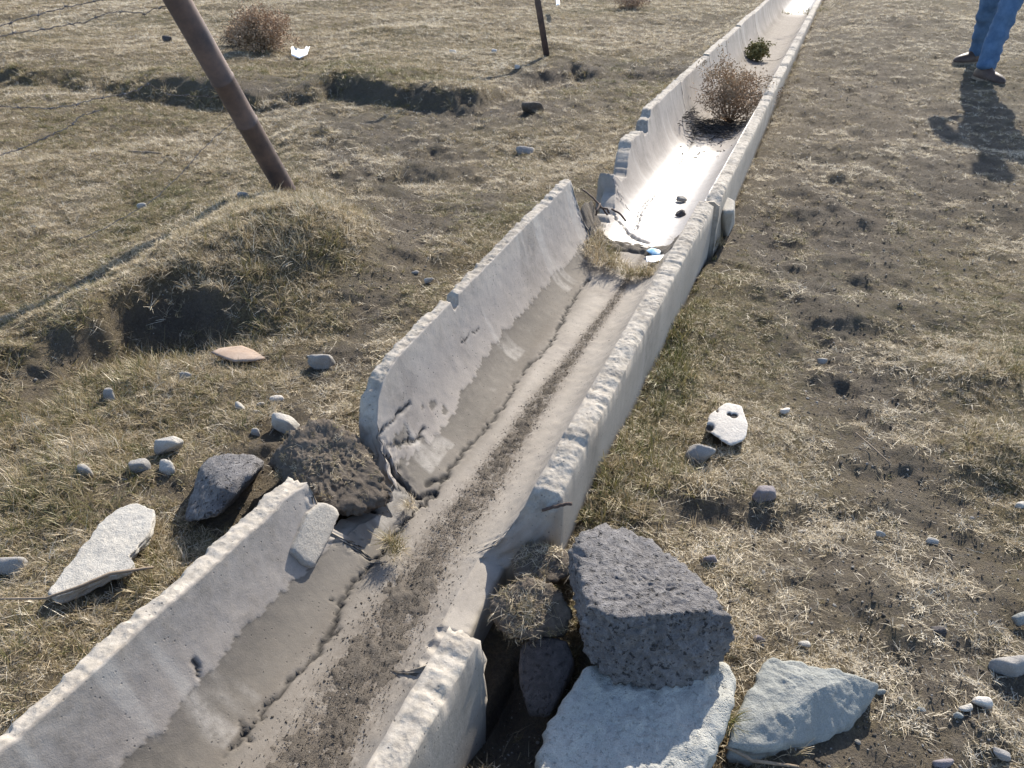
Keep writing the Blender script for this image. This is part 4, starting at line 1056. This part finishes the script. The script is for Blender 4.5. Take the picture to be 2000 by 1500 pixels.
for i, (pp, lb) in enumerate([([(1138, 370), (1160, 388), (1175, 405), (1187, 420)], 'long bent rebar at the broken start of the far wall'), ([(1172, 398), (1166, 412), (1164, 420)], 'short rebar stub crossing the bent one'),
                ([(1172, 405), (1186, 408), (1190, 416)], 'hooked rebar end at the broken far wall'), ([(1195, 408), (1212, 418), (1222, 432)], 'curled rebar against the start of the far channel')]):
    zs = [0.12, 0.11, 0.09, 0.06]
    stick('rebar', [P3(px, py, zs[k]) for k, (px, py) in enumerate(pp)], [0.0045] * len(pp), M['rebar'], lb, 'rebar')

# ------------------------------------------------------------------ weeds
def bush(name, base, height, radius, nst, nleaf, mat, leafmat, label, seed, leaf=0.012, up=0.7, cat='bush'):
    r_ = np.random.default_rng(seed)
    root = empty(name, base)
    parts = []; LV, LT = [], []
    for i in range(nst):
        a = r_.uniform(0, 2 * math.pi); e = r_.uniform(0.15, 1.0)
        d = np.array([math.cos(a) * radius * e, math.sin(a) * radius * e, height * (up + (1 - up) * r_.random()) * (1.1 - 0.55 * e)])
        pts = [np.zeros(3), d * np.array([.42, .42, .36]) + r_.normal(size=3) * radius * 0.05, d * np.array([.62, .62, .76]) + r_.normal(size=3) * radius * 0.07, d]
        th = max(0.0018, height * 0.008)
        parts.append(tube([Vector(p.tolist()) for p in pts], [th, th * 0.75, th * 0.5, th * 0.3], 4))
        for k in range(5):
            f = r_.uniform(0.3, 1); j = min(2, int(f * 3)); p = pts[j] + (pts[j + 1] - pts[j]) * (f * 3 - j)
            q = p + r_.normal(size=3) * radius * 0.22 + np.array([0, 0, height * 0.08])
            parts.append(tube([Vector(p.tolist()), Vector(((p + q) / 2 + r_.normal(size=3) * radius * .03).tolist()), Vector(q.tolist())], [th * .5, th * .4, th * .22], 3, cap=False))
            for m_ in range(max(1, nleaf // (nst * 5))):
                c = p + (q - p) * r_.uniform(0.2, 1.1) + r_.normal(size=3) * radius * 0.06
                c[2] = max(c[2], 0.005)
                u = r_.normal(size=3); u /= np.linalg.norm(u); w = np.cross(u, r_.normal(size=3)); w /= np.linalg.norm(w)
                s_ = leaf * r_.uniform(.5, 1.2); b = len(LV)
                LV += [c - u * s_, c + w * s_ * .55, c + u * s_, c - w * s_ * .55]; LT += [(b, b + 1, b + 2, b + 3)]
    v, q, t_ = merge(parts)
    link('stems', new_mesh('stems', v, quads=q, tris=t_), mat, root)
    if LV: link('foliage', new_mesh('foliage', np.array(LV), quads=LT, smooth=False), leafmat, root)
    return tag(root, label, cat)
def floor_pt(px, py):
    s_, x_ = FC.hit(px, py); return FC.world(np.array(s_), np.array(x_), np.array(DEP * (abs(x_) / HW) ** PW)).tolist()
wp = floor_pt(1424, 240)
bush('dead_weed', wp, 0.40, 0.32, 40, 7600, M['weed'], M['weed_pale'], 'reddish brown dead weed growing inside the far channel', 5, leaf=0.0085, up=0.72, cat='weed')
wp2 = floor_pt(1478, 118)
bush('weed_tuft', wp2, 0.18, 0.14, 40, 3200, M['weed_green'], M['weed_green'], 'small olive green weed tuft against the far channel wall', 6, leaf=0.013, cat='weed')
def gpt(px, py):
    p = G(px, py); return [p[0], p[1], float(land(p[0], p[1], False))]
bush('dry_bush', gpt(515, 110), 0.34, 0.33, 90, 14000, M['weed'], M['weed'], 'round reddish brown dry bush on the far grass', 7, leaf=0.011, up=0.5)
bush('dry_bush', gpt(470, 100), 0.18, 0.2, 40, 1800, M['twig'], M['twig'], 'low straw coloured bush beside the round brown one', 8, leaf=0.010, up=0.5)
bush('dry_bush', gpt(1235, 15), 0.16, 0.3, 40, 1800, M['weed'], M['weed'], 'low brown bush at the top edge left of the channel', 9, leaf=0.012, up=0.5)

# flotsam caught at the foot of the weed
def flotsam():
    r_ = np.random.default_rng(3); parts = []
    b = Vector(floor_pt(1405, 255))
    for i in range(520):
        s_ = r_.normal(0, 0.14); x_ = np.clip(r_.normal(-0.02, 0.11), -0.2, 0.2)
        s0_, _ = FC.hit(1405, 255)
        if i > 380: s_ = r_.uniform(-0.75, 2.2); x_ = r_.uniform(-0.17, 0.17)
        p = FC.world(np.array(s0_ + s_), np.array(x_), np.array(DEP * (abs(x_) / HW) ** PW + 0.004 + 0.02 * r_.random() * (i < 380)))
        a = r_.uniform(0, 2 * math.pi); L = r_.uniform(0.01, 0.07) if i < 380 else r_.uniform(0.004, 0.018)
        d = np.array([math.cos(a), math.sin(a), r_.uniform(-0.1, 0.25)]) * L
        w_ = r_.uniform(0.0012, 0.004)
        parts.append(tube([Vector((p - d).tolist()) - b, Vector((p + r_.normal(size=3) * 0.006).tolist()) - b, Vector((p + d).tolist()) - b], [w_ * .5, w_, w_ * .5], 4))
    v, q, t_ = merge(parts)
    o = link('debris', new_mesh('debris', v, quads=q, tris=t_), M['flotsam'], loc=b)
    tag(o, 'dark tangled plant debris washed up around the dead weed', 'debris', kind='stuff')
M['flotsam'] = mat_simple('dark_flotsam', (0.04, 0.035, 0.033), (0.1, 0.088, 0.075), 30, 0.9, 0.3)
flotsam()

# ------------------------------------------------------------------ person
def skin_obj(name, verts, edges, radii, mat, parent, root=0, sub=2):
    me = bpy.data.meshes.new(name); me.from_pydata([tuple(v) for v in verts], edges, [])
    o = link(name, me, mat, parent)
    md = o.modifiers.new('skin', 'SKIN'); md.use_smooth_shade = True
    for i, r in enumerate(radii):
        sv = me.skin_vertices[0].data[i]; sv.radius = (r, r) if not hasattr(r, '__len__') else r
        sv.use_root = (i == root)
    sb = o.modifiers.new('sub', 'SUBSURF'); sb.levels = sub; sb.render_levels = sub
    return o
def person():
    pr = G(1918, 158); pl = G(1896, 128)
    root = empty('person', ((pr[0] + pl[0]) / 2, (pr[1] + pl[1]) / 2, float(land((pr[0] + pl[0]) / 2, (pr[1] + pl[1]) / 2, False))))
    B = np.array(root.location)
    gr = lambda p: np.array([p[0], p[1], float(land(p[0], p[1], False))]) - B
    R_, L_ = gr(pr), gr(pl)
    R_ = R_ + np.array([0.0, 0.02, 0]); L_ = L_ + np.array([0.03, 0.02, 0])
    f = np.array([-0.80, -0.60, 0]); side = np.array([-f[1], f[0], 0])           # facing direction, and the person's left... 
    pel = np.array([(R_[0] + L_[0]) / 2 + 0.05, (R_[1] + L_[1]) / 2, 0.92])
    hipR = pel + side * 0.09 * np.sign((R_ - L_) @ side) + np.array([0, 0, -0.06]); hipL = pel - side * 0.09 * np.sign((R_ - L_) @ side) + np.array([0, 0, -0.06])
    sg = np.sign((R_ - L_) @ side)
    up = lambda p, z: np.array([p[0], p[1], p[2] + z])
    anR, anL = up(R_, 0.09), up(L_, 0.09)
    knR = (anR + hipR) / 2 + f * 0.03; knL = (anL + hipL) / 2 + f * 0.05
    # body: one continuous skin
    chest = pel + np.array([0, 0, 0.40]) + f * 0.02; neck = pel + np.array([0, 0, 0.56]); head0 = pel + np.array([0, 0, 0.64]) + f * 0.02; head1 = pel + np.array([0, 0, 0.74]) + f * 0.03; head2 = pel + np.array([0, 0, 0.80]) + f * 0.02
    shR, shL = chest + side * sg * 0.18 + np.array([0, 0, 0.10]), chest - side * sg * 0.18 + np.array([0, 0, 0.10])
    elR, elL = shR + side * sg * 0.21 + np.array([0, 0, -0.22]) - f * 0.06, shL - side * sg * 0.21 + np.array([0, 0, -0.22]) - f * 0.06
    haR, haL = pel + side * sg * 0.19 + np.array([0, 0, 0.06]) + f * 0.10, pel - side * sg * 0.19 + np.array([0, 0, 0.06]) + f * 0.10
    V = [pel, chest, neck, head0, head1, head2, shR, elR, haR, shL, elL, haL, hipR, knR, anR, hipL, knL, anL]
    Ed = [(0, 1), (1, 2), (2, 3), (3, 4), (4, 5), (1, 6), (6, 7), (7, 8), (1, 9), (9, 10), (10, 11), (0, 12), (12, 13), (13, 14), (0, 15), (15, 16), (16, 17)]
    Rr = [0.13, 0.13, 0.055, 0.075, 0.095, 0.07, 0.06, 0.043, 0.03, 0.06, 0.043, 0.03, 0.08, 0.055, 0.04, 0.08, 0.055, 0.04]
    skin_obj('body', V, Ed, Rr, M['skin'], root)
    # nose, ears, hands as parts
    pv = []
    for ha, el, s_ in ((haR, elR, sg), (haL, elL, -sg)):
        d = (ha - el) / np.linalg.norm(ha - el); a = np.cross(d, [0, 0, 1]); a /= np.linalg.norm(a)
        hv, he, hr = [ha, ha + d * 0.06], [(0, 1)], [0.024, 0.028]
        for k in range(4):
            b0 = ha + d * 0.085 + a * (k - 1.5) * 0.019; b1 = b0 + d * 0.035 - np.array([0, 0, 0.008]); b2 = b1 + d * (0.022 + 0.006 * (k in (1, 2))) - np.array([0, 0, 0.018])
            n0 = len(hv); hv += [b0, b1, b2]; he += [(1, n0), (n0, n0 + 1), (n0 + 1, n0 + 2)]; hr += [0.0095, 0.0085, 0.007]
        n0 = len(hv); hv += [ha + d * 0.035 + a * 0.032, ha + d * 0.065 + a * 0.05 - np.array([0, 0, .01])]; he += [(0, n0), (n0, n0 + 1)]; hr += [0.011, 0.009]
        skin_obj('hand', hv, he, hr, M['skin'], root, sub=1)
    V_, F_ = ICO[3]
    nv = V_ * np.array([0.012, 0.012, 0.018]) + head1 + f * 0.10 - np.array([0, 0, 0.02])
    link('nose', new_mesh('nose', nv, tris=F_), M['skin'], root)
    for s_ in (-1, 1):
        link('ear', new_mesh('ear', V_ * np.array([0.014, 0.014, 0.03]) + head1 + side * s_ * 0.096 - np.array([0, 0, 0.01]), tris=F_), M['skin'], root)
        link('eye', new_mesh('eye', V_ * 0.012 + head1 + f * 0.092 + side * s_ * 0.033 + np.array([0, 0, 0.012]), tris=F_), M['plastic'], root)
    link('mouth', new_mesh('mouth', V_ * np.array([0.022, 0.022, 0.006]) + head1 + f * 0.085 - np.array([0, 0, 0.06]), tris=F_), M['terracotta'], root)
    hv = V_ * np.array([0.108, 0.108, 0.10]) + head1 + np.array([0, 0, 0.035]) - f * 0.014
    hv = hv[:, :]; keep = ((hv - head1) @ f < 0.055) | ((hv - head1)[:, 2] > 0.055)
    Fk = F_[keep[F_].all(1)]
    link('hair', new_mesh('hair', hv + 0.004 * noise(hv * 60 @ np.array([1, .3, .2]), hv[:, 2] * 60, hv[:, 0] * 50, 4)[:, None], tris=Fk), M['hair'], root)
    # clothes
    hem = lambda an: an + np.array([0, 0, -0.035])
    mid = lambda a, b, t: a * (1 - t) + b * t
    jv = [pel + np.array([0, 0, 0.06]), pel, hipR, mid(hipR, knR, .5), knR, mid(knR, anR, .5), mid(knR, anR, .85), hem(anR), hipL, mid(hipL, knL, .5), knL, mid(knL, anL, .5), mid(knL, anL, .85), hem(anL)]
    je = [(0, 1), (1, 2), (2, 3), (3, 4), (4, 5), (5, 6), (6, 7), (1, 8), (8, 9), (9, 10), (10, 11), (11, 12), (12, 13)]
    jr = [0.15, 0.15, 0.105, 0.09, 0.078, 0.07, 0.072, 0.078, 0.105, 0.09, 0.078, 0.07, 0.072, 0.078]
    jo = skin_obj('jeans', jv, je, jr, M['denim'], root, root=1)
    tx = bpy.data.textures.new('folds', 'CLOUDS'); tx.noise_scale = 0.06
    dm = jo.modifiers.new('folds', 'DISPLACE'); dm.texture = tx; dm.strength = 0.05; dm.mid_level = 0.5
    kv = [pel + np.array([0, 0, 0.0]), pel + np.array([0, 0, 0.2]), chest, neck - np.array([0, 0, 0.02]), shR, mid(shR, elR, .5), elR, mid(elR, haR, .88), shL, mid(shL, elL, .5), elL, mid(elL, haL, .88)]
    ke = [(0, 1), (1, 2), (2, 3), (2, 4), (4, 5), (5, 6), (6, 7), (2, 8), (8, 9), (9, 10), (10, 11)]
    kr = [0.205, 0.19, 0.185, 0.07, 0.085, 0.07, 0.06, 0.05, 0.085, 0.07, 0.06, 0.05]
    skin_obj('jacket', kv, ke, kr, M['jacket'], root, root=2)
    # shoes
    for foot, dr in ((R_, np.array([0.35, -0.94, 0])), (L_, np.array([-0.93, -0.28, 0]))):
        dr = dr / np.linalg.norm(dr); sd2 = np.array([-dr[1], dr[0], 0])
        V_, F_ = ICO[4]
        u = V_[:, 0]; w_ = V_[:, 1]; h_ = V_[:, 2]
        Lx = u * 0.145 + 0.065
        wid = 0.048 + 0.008 * np.clip(u, 0, 1) - 0.01 * np.clip(u - 0.6, 0, 1)
        hz = np.where(h_ > 0, h_ * (0.055 + 0.045 * sstep(0.3, -0.5, u)), h_ * 0.028) + 0.028
        sv = foot + dr * Lx[:, None] + sd2 * (w_ * wid)[:, None] + np.array([0, 0, 1]) * np.maximum(hz, 0.004)[:, None]
        so = link('shoe', new_mesh('shoe', sv, tris=F_), M['leather'], root)
        k = 24; SV = []
        for z0 in (0.0, 0.022):
            for i in range(k):
                a = 2 * math.pi * i / k; p = foot + dr * (math.cos(a) * 0.15 + 0.065) + sd2 * math.sin(a) * (0.054 if math.cos(a) > -0.3 else 0.047); SV.append((p[0], p[1], p[2] + z0))
        me = bpy.data.meshes.new('sole'); me.from_pydata(SV, [], [(i, (i + 1) % k, k + (i + 1) % k, k + i) for i in range(k)] + [tuple(range(k))[::-1], tuple(range(k, 2 * k))])
        link('sole', me, M['twig'], so)
    tag(root, 'person standing in blue jeans and brown leather shoes on the dry track', 'person')
person()

# ------------------------------------------------------------------ grass: uncountable, instanced tufts
SRC = bpy.data.collections.new('grass_sources')
def tuft(name, nb, lmin, lmax, wid, spread, lean_, seed, mat):
    r_ = np.random.default_rng(seed); V, Q, Tt, sh = [], [], [], []
    for i in range(nb):
        a = r_.uniform(0, 2 * math.pi); rr_ = spread * math.sqrt(r_.random()); b = np.array([math.cos(a) * rr_, math.sin(a) * rr_, -0.004])
        a2 = r_.uniform(0, 2 * math.pi); L = r_.uniform(lmin, lmax); ln = r_.uniform(*lean_)
        d = np.array([math.cos(a2), math.sin(a2), 0]); sdv = np.array([-d[1], d[0], 0]); w = wid * r_.uniform(.6, 1.2); cv = r_.uniform(0.0, 0.9); s0 = r_.random()
        p = b.copy(); n0 = len(V); ang = ln; seg = 4
        kink = r_.uniform(-0.5, 0.5)
        for k in range(seg + 1):
            ww = w * (1 - 0.75 * k / seg)
            V += [p - sdv * ww, p + sdv * ww]; sh += [s0, s0]
            st = L / seg
            p = p + (d * math.sin(ang) + np.array([0, 0, math.cos(ang)])) * st + sdv * kink * st * (k / seg)
            ang = min(ang + cv * 1.6 / seg, 1.9)
            if p[2] < 0.001: p[2] = 0.001
        for k in range(seg): Q.append((n0 + 2 * k, n0 + 2 * k + 1, n0 + 2 * k + 3, n0 + 2 * k + 2))
    me = new_mesh(name, np.array(V), quads=Q)
    at_ = me.attributes.new('shade', 'FLOAT', 'POINT'); at_.data.foreach_set('value', np.array(sh, np.float32))
    o = bpy.data.objects.new(name, me); me.materials.append(mat); SRC.objects.link(o)
for i in range(5): tuft(f'tuft_{i:02d}_mat', 26, 0.008, 0.026, 0.0010, 0.020, (0.5, 1.5), 200 + i, M['grass'])      # 0-4 matted short
for i in range(4): tuft(f'tuft_{5+i:02d}_short', 20, 0.012, 0.034, 0.0010, 0.013, (0.2, 1.3), 300 + i, M['grass'])   # 5-8
for i in range(4): tuft(f'tuft_{9+i:02d}_tall', 18, 0.03, 0.08, 0.0013, 0.016, (0.1, 1.15), 400 + i, M['grass'])   # 9-12
for i in range(3): tuft(f'tuft_{13+i:02d}_straw', 7, 0.02, 0.055, 0.0009, 0.03, (1.35, 1.57), 500 + i, M['grass'])  # 13-15 lying straws
def scatter(name, P, rot, scl, tint, pick, coll, label, cat):
    me = bpy.data.meshes.new(name); me.vertices.add(len(P)); me.vertices.foreach_set('co', np.asarray(P, np.float32).ravel())
    for nm, ty, key, arr in (('rot', 'FLOAT_VECTOR', 'vector', rot), ('scl', 'FLOAT', 'value', scl), ('tint', 'FLOAT', 'value', tint), ('pick', 'INT', 'value', pick)):
        a = me.attributes.new(nm, ty, 'POINT'); a.data.foreach_set(key, np.asarray(arr, np.int32 if ty == 'INT' else np.float32).ravel())
    o = link(name, me)
    ng = bpy.data.node_groups.new(name + '_nodes', 'GeometryNodeTree')
    ng.interface.new_socket('Geometry', in_out='INPUT', socket_type='NodeSocketGeometry'); ng.interface.new_socket('Geometry', in_out='OUTPUT', socket_type='NodeSocketGeometry')
    gi = ng.nodes.new('NodeGroupInput'); go = ng.nodes.new('NodeGroupOutput'); ip = ng.nodes.new('GeometryNodeInstanceOnPoints')
    ci = ng.nodes.new('GeometryNodeCollectionInfo'); ci.inputs[0].default_value = coll; ci.inputs[1].default_value = True; ci.inputs[2].default_value = True
    def na(nm, ty):
        x = ng.nodes.new('GeometryNodeInputNamedAttribute'); x.data_type = ty; x.inputs[0].default_value = nm; return x.outputs[0]
    ng.links.new(gi.outputs[0], ip.inputs['Points']); ng.links.new(ci.outputs[0], ip.inputs['Instance']); ip.inputs['Pick Instance'].default_value = True
    ng.links.new(na('pick', 'INT'), ip.inputs['Instance Index']); ng.links.new(na('rot', 'FLOAT_VECTOR'), ip.inputs['Rotation']); ng.links.new(na('scl', 'FLOAT'), ip.inputs['Scale'])
    ng.links.new(ip.outputs[0], go.inputs[0])
    md = o.modifiers.new('scatter', 'NODES'); md.node_group = ng
    tag(o, label, cat, kind='stuff')
    return o
def chan_mask(x, y):
    r = np.zeros_like(x, bool)
    for fr, s0, s1 in ((FA, -3.0, 3.2), (FC, -0.9, 40.0)):
        h_ = fr.t[:2]; S = ((x - fr.O[0]) * h_[0] + (y - fr.O[1]) * h_[1]) / (h_ @ h_); X = (x - fr.O[0]) * fr.n[0] + (y - fr.O[1]) * fr.n[1]
        r |= (np.abs(X) < HW + 0.062) & (S > s0) & (S < s1)
    return r
EXCL = []
for o in scene.objects:
    if o.type == 'MESH' and o.parent is None and o.get('category') in ('slab', 'boulder', 'stone', 'clod', 'concrete chunk', 'shard'):
        bb = np.array([list(c) for c in o.bound_box]) + np.array(o.location)
        EXCL.append((bb[:, 0].mean(), bb[:, 1].mean(), (np.ptp(bb[:, 0])) * 0.42, (np.ptp(bb[:, 1])) * 0.42))
def excl_mask(x, y):
    r = np.zeros_like(x, bool)
    for cx, cy, rx, ry in EXCL: r |= ((x - cx) / rx) ** 2 + ((y - cy) / ry) ** 2 < 1
    return r
def field():
    xs, ys = [], []
    # density per square metre falls with distance while the tufts grow
    for y0, y1, den in ((-0.3, 0.6, 2500), (0.6, 1.6, 7000), (1.6, 2.4, 6200), (2.4, 3.6, 4600), (3.6, 5.0, 3000), (5.0, 7.0, 1900), (7.0, 9.5, 1200), (9.5, 13.0, 600), (13, 26, 60)):
        w0 = 0.70 * y1 + 0.9; n = int(den * (y1 - y0) * 2 * w0)
        xs.append(rng.uniform(-w0, w0, n)); ys.append(rng.uniform(y0, y1, n))
    x = np.concatenate(xs); y = np.concatenate(ys)
    keep = ~chan_mask(x, y) & ~excl_mask(x, y); x, y = x[keep], y[keep]
    z = land(x, y)
    sm = soil_mask(x, y, z)
    n1 = fbm(x * 2.2, y * 2.2, 0, 3, 61); n2 = fbm(x * 9, y * 9, 0, 2, 62)
    p = np.clip(0.88 - 1.12 * sm + 0.35 * n1 * (0.5 + sm) + 0.75 * n2 * (0.5 + sm), 0.05, 1)
    # little grows on the cut faces
    e = 0.02; gx = (land(x + e, y, False) - land(x - e, y, False)) / (2 * e); gy = (land(x, y + e, False) - land(x, y - e, False)) / (2 * e)
    p = p * np.where(gy > 0.6, 0.55, 1.0)
    keep = rng.random(len(x)) < p
    x, y, z, sm, n1, gx, gy = (a[keep] for a in (x, y, z, sm, n1, gx, gy))
    n = len(x)
    px, py = to_px(x, y, z)
    sc = np.interp(y, [0, 2, 4, 7, 10, 14, 26], [0.85, 0.9, 1.0, 1.2, 1.4, 1.7, 5.0]) * rng.uniform(0.6, 1.3, n)
    u = rng.random(n)
    lush = np.clip(fbm(x * 1.1, y * 1.1, 0, 3, 81) + 0.15, 0, 1)
    # taller growth along the channel's foot, on the mound and the hollow's rim
    def bl(cx, cy, rx, ry): return np.exp(-(((px - cx) / rx) ** 2 + ((py - cy) / ry) ** 2))
    tall = 0.7 * bl(580, 500, 170, 120) + 0.5 * bl(350, 690, 150, 40) + 0.9 * bl(1310, 680, 60, 160) + 0.9 * bl(1230, 930, 110, 90) + 0.6 * bl(1350, 980, 150, 60) + 0.7 * bl(1960, 730, 90, 40) + 0.7 * bl(1930, 870, 90, 40) + 0.8 * bl(950, 1420, 80, 100) \
        + 0.8 * bl(300, 1130, 70, 80) + 0.6 * bl(100, 950, 200, 150) + 0.5 * bl(1960, 1130, 80, 70) + 0.6 * bl(1600, 1480, 200, 40) + 0.5 * bl(60, 1250, 130, 60) + 0.6 * bl(1390, 400, 40, 30) + 0.7 * bl(1480, 1240, 80, 40) + 0.35 * bl(250, 780, 400, 100) + 0.6 * bl(780, 1050, 30, 30)
    tall = tall + 0.55 * sstep(0.3, 0.6, gy)
    tall = np.clip(tall + 0.06, 0, 0.9)
    pick = np.where(u < tall * 0.55, rng.integers(9, 13, n), np.where(u < tall * 0.55 + 0.25, rng.integers(5, 9, n), rng.integers(0, 5, n)))
    sc = sc * np.where(px > 1430, 0.78, 1.0)
    straw = rng.random(n) < (0.14 + 0.36 * sm)
    pick = np.where(straw, rng.integers(13, 16, n), pick)
    tall_pick = (pick >= 9) & (pick < 13)
    sc = np.where(tall_pick, sc * np.interp(tall, [0, 0.3, 0.9], [0.5, 0.75, 1.0]), sc)
    tint = 0.60 + 0.16 * n1 + rng.normal(0, 0.15, n) - 0.30 * lush * (py > 120) + 0.10 * sstep(500, 60, py) + 0.05 * sstep(1300, 1600, px)  # includes a paler tint on distant grass, painted in as haze
    tint = tint - 0.05 * tall * (px < 1000) - 0.10 * tall * (px > 1000) - 0.2 * bl(120, 900, 300, 250) - 0.15 * bl(1300, 750, 70, 200) - 0.2 * bl(400, 160, 400, 40)
    tint = np.where(straw, rng.uniform(0.5, 0.95, n), tint)
    tint = np.clip(tint, 0.05, 0.98)
    rot = np.stack([np.arctan(gy) * 0.6 + rng.normal(0, 0.15, n), -np.arctan(gx) * 0.6 + rng.normal(0, 0.15, n), rng.uniform(0, 6.283, n)], -1)
    print('grass tufts', n)
    scatter('grass', np.stack([x, y, z - 0.001], -1), rot, sc, tint, pick, SRC, 'short dry matted grass covering the pasture', 'grass')
field()
# tufts rooted in joints of the channel and on the sods
def spots():
    P, sc, ti, pk = [], [], [], []
    def put(px, py, z, n, rad, s0, s1, t0, t1, lo=9, hi=13):
        c = at(px, py, z)
        for i in range(n):
            a = rng.uniform(0, 6.283); r = rad * math.sqrt(rng.random()); P.append((c[0] + math.cos(a) * r, c[1] + math.sin(a) * r, z + rng.uniform(-0.01, 0.005))); sc.append(rng.uniform(s0, s1)); ti.append(rng.uniform(t0, t1)); pk.append(rng.integers(lo, hi))
    for px, py in ((1145, 440), (1155, 455), (1165, 470), (1178, 485), (1188, 500), (1200, 512), (1215, 525), (1232, 533), (1252, 535), (1270, 530), (1285, 520), (1140, 420)):
        put(px, py, 0.0 + 0.02 * (px < 1180), 10, 0.045, 0.55, 1.0, 0.2, 0.72)
    for px, py in ((1150, 480), (1165, 498), (1182, 512)): put(px, py, 0.01, 12, 0.05, 0.7, 1.1, 0.35, 0.85)
    for px, py in ((1315, 475), (1310, 490)): put(px, py, -0.02, 4, 0.02, 0.4, 0.7, 0.3, 0.6)
    put(762, 1062, 0.01, 12, 0.02, 0.5, 0.8, 0.25, 0.7); put(775, 1075, 0.005, 8, 0.02, 0.4, 0.7, 0.25, 0.7); put(800, 985, 0.0, 6, 0.015, 0.4, 0.6, 0.4, 0.8)
    put(1405, 430, 0.02, 12, 0.04, 0.6, 1.0, 0.35, 0.7); put(1395, 470, 0.02, 12, 0.05, 0.6, 1.0, 0.3, 0.7)
    put(1425, 1400, 0.05, 8, 0.02, 0.5, 0.9, 0.15, 0.5)
    for px in (1540, 1570): put(px, 26, -0.25, 8, 0.08, 0.6, 1.0, 0.15, 0.45)
    for px in range(1560, 1610, 12): put(px, 24 - (px - 1560) * 0.1, -0.27, 6, 0.06, 0.6, 1.0, 0.15, 0.45)
    P_ = np.array(P); n = len(P)
    rot = np.stack([rng.normal(0, 0.25, n), rng.normal(0, 0.25, n), rng.uniform(0, 6.283, n)], -1)
    scatter('grass', P_, rot, np.array(sc), np.array(ti), np.array(pk), SRC, 'longer grass rooted in the joints of the channel and round its stones', 'grass')
spots()
# roots and dead blades matted over the sods
def roots():
    P, R, sc, ti, pk = [], [], [], [], []
    for o in [o for o in scene.objects if o.name.startswith('sod_clod')]:
        me = o.data; n = len(me.vertices); co = np.empty(n * 3, np.float32); no = np.empty(n * 3, np.float32)
        me.vertices.foreach_get('co', co); me.vertices.foreach_get('normal', no); co = co.reshape(-1, 3) + np.array(o.location); no = no.reshape(-1, 3)
        k = 300 if n > 20000 else 170
        idx = rng.choice(np.where(no[:, 2] > -0.2)[0], k)
        for i in idx:
            P.append(co[i]); nn = Vector(no[i].tolist()); e = nn.to_track_quat('Z', 'Y').to_euler(); R.append((e.x, e.y, e.z)); sc.append(rng.uniform(0.35, 0.75)); ti.append(rng.uniform(0.42, 0.8)); pk.append(rng.choice([0, 2, 4, 5, 13, 14, 15, 13, 14]))
    scatter('roots', np.array(P), np.array(R), np.array(sc), np.array(ti), np.array(pk), SRC, 'dry roots and dead blades matted over the sods', 'roots')
roots()

# ------------------------------------------------------------------ crumbs and grit
GRIT = bpy.data.collections.new('grit_sources')
def grit_src(name, seed, mat):
    V, F = ICO[2]; r_ = np.random.default_rng(seed)
    pts = r_.normal(size=(10, 3)); pts /= np.linalg.norm(pts, axis=1)[:, None]; pts *= np.array([1, .85, .42])
    V, F = rock_verts(pts.tolist(), 2, sharp=0.1, amp=0.1, fine=0.03, seed=seed)
    me = new_mesh(name, V, tris=F); me.materials.append(mat); GRIT.objects.link(bpy.data.objects.new(name, me))
for i in range(4): grit_src(f'grit_{i:02d}_soil', i, M['dirt'] if i % 4 else M['clod'])
for i in range(2): grit_src(f'grit_{4+i:02d}_pale', 10 + i, M['pale_stone'])
grit_src('grit_06_grey', 20, M['grey_stone'])
def crumbs():
    n = 130000
    y = 0.4 + 9.0 * rng.random(n) ** 1.7; x = rng.uniform(-1, 1, n) * (0.72 * y + 0.5)
    keep = ~chan_mask(x, y); x, y = x[keep], y[keep]; z = land(x, y); sm = soil_mask(x, y, z)
    k2 = rng.random(len(x)) < (0.10 + 0.9 * sm); x, y, z = x[k2], y[k2], z[k2]; n = len(x)
    sc = np.exp(rng.normal(math.log(0.0026), 0.5, n)) * np.interp(y, [0, 2, 8], [0.9, 1.0, 1.9]); sc = np.clip(sc, 0.001, 0.009)
    pick = rng.choice([0, 1, 2, 3, 4, 5, 6], n, p=[.20, .20, .20, .20, .06, .06, .08])
    scatter('grit', np.stack([x, y, z + sc * 0.3], -1), np.stack([rng.normal(0, .25, n), rng.normal(0, .25, n), rng.uniform(0, 6.28, n)], -1), sc, np.full(n, .5), pick, GRIT, 'crumbs of soil and small grit over the bare ground', 'grit')
    # in the channel
    m = 26000
    s_ = rng.uniform(-0.1, 3.0, m); da = np.interp(s_, DI_S, DI_A); a = da + rng.normal(0, 1, m) * dirt_half(s_) * 0.85
    f = rng.random(m) < np.interp(s_, [0, 1.2, 1.8, 3], [1, 1, .6, .2]); s_, a = s_[f], a[f]
    ex = 420; s_ = np.concatenate([s_, rng.uniform(0, 3.1, ex)]); a = np.concatenate([a, rng.uniform(-0.16, 0.2, ex)]); m = len(s_)
    x = np.sign(a) * np.interp(np.abs(a), AA, AX); z = np.interp(np.abs(a), AA, AZ)
    core = np.exp(-((a - np.interp(s_, DI_S, DI_A)) / dirt_half(s_)) ** 2)
    P = FA.world(s_, x, z + 0.006 * core + 0.001); sc = np.clip(np.exp(rng.normal(math.log(0.0014), 0.45, m)), 0.0006, 0.0055)
    scatter('grit', P, np.stack([rng.normal(0, .3, m), rng.normal(0, .3, m), rng.uniform(0, 6.28, m)], -1), sc, np.full(m, .5), rng.choice([0, 1, 2, 3, 6], m, p=[.24, .24, .24, .23, .05]), GRIT, 'dark crumbs of earth scattered along the channel floor', 'grit')
crumbs()
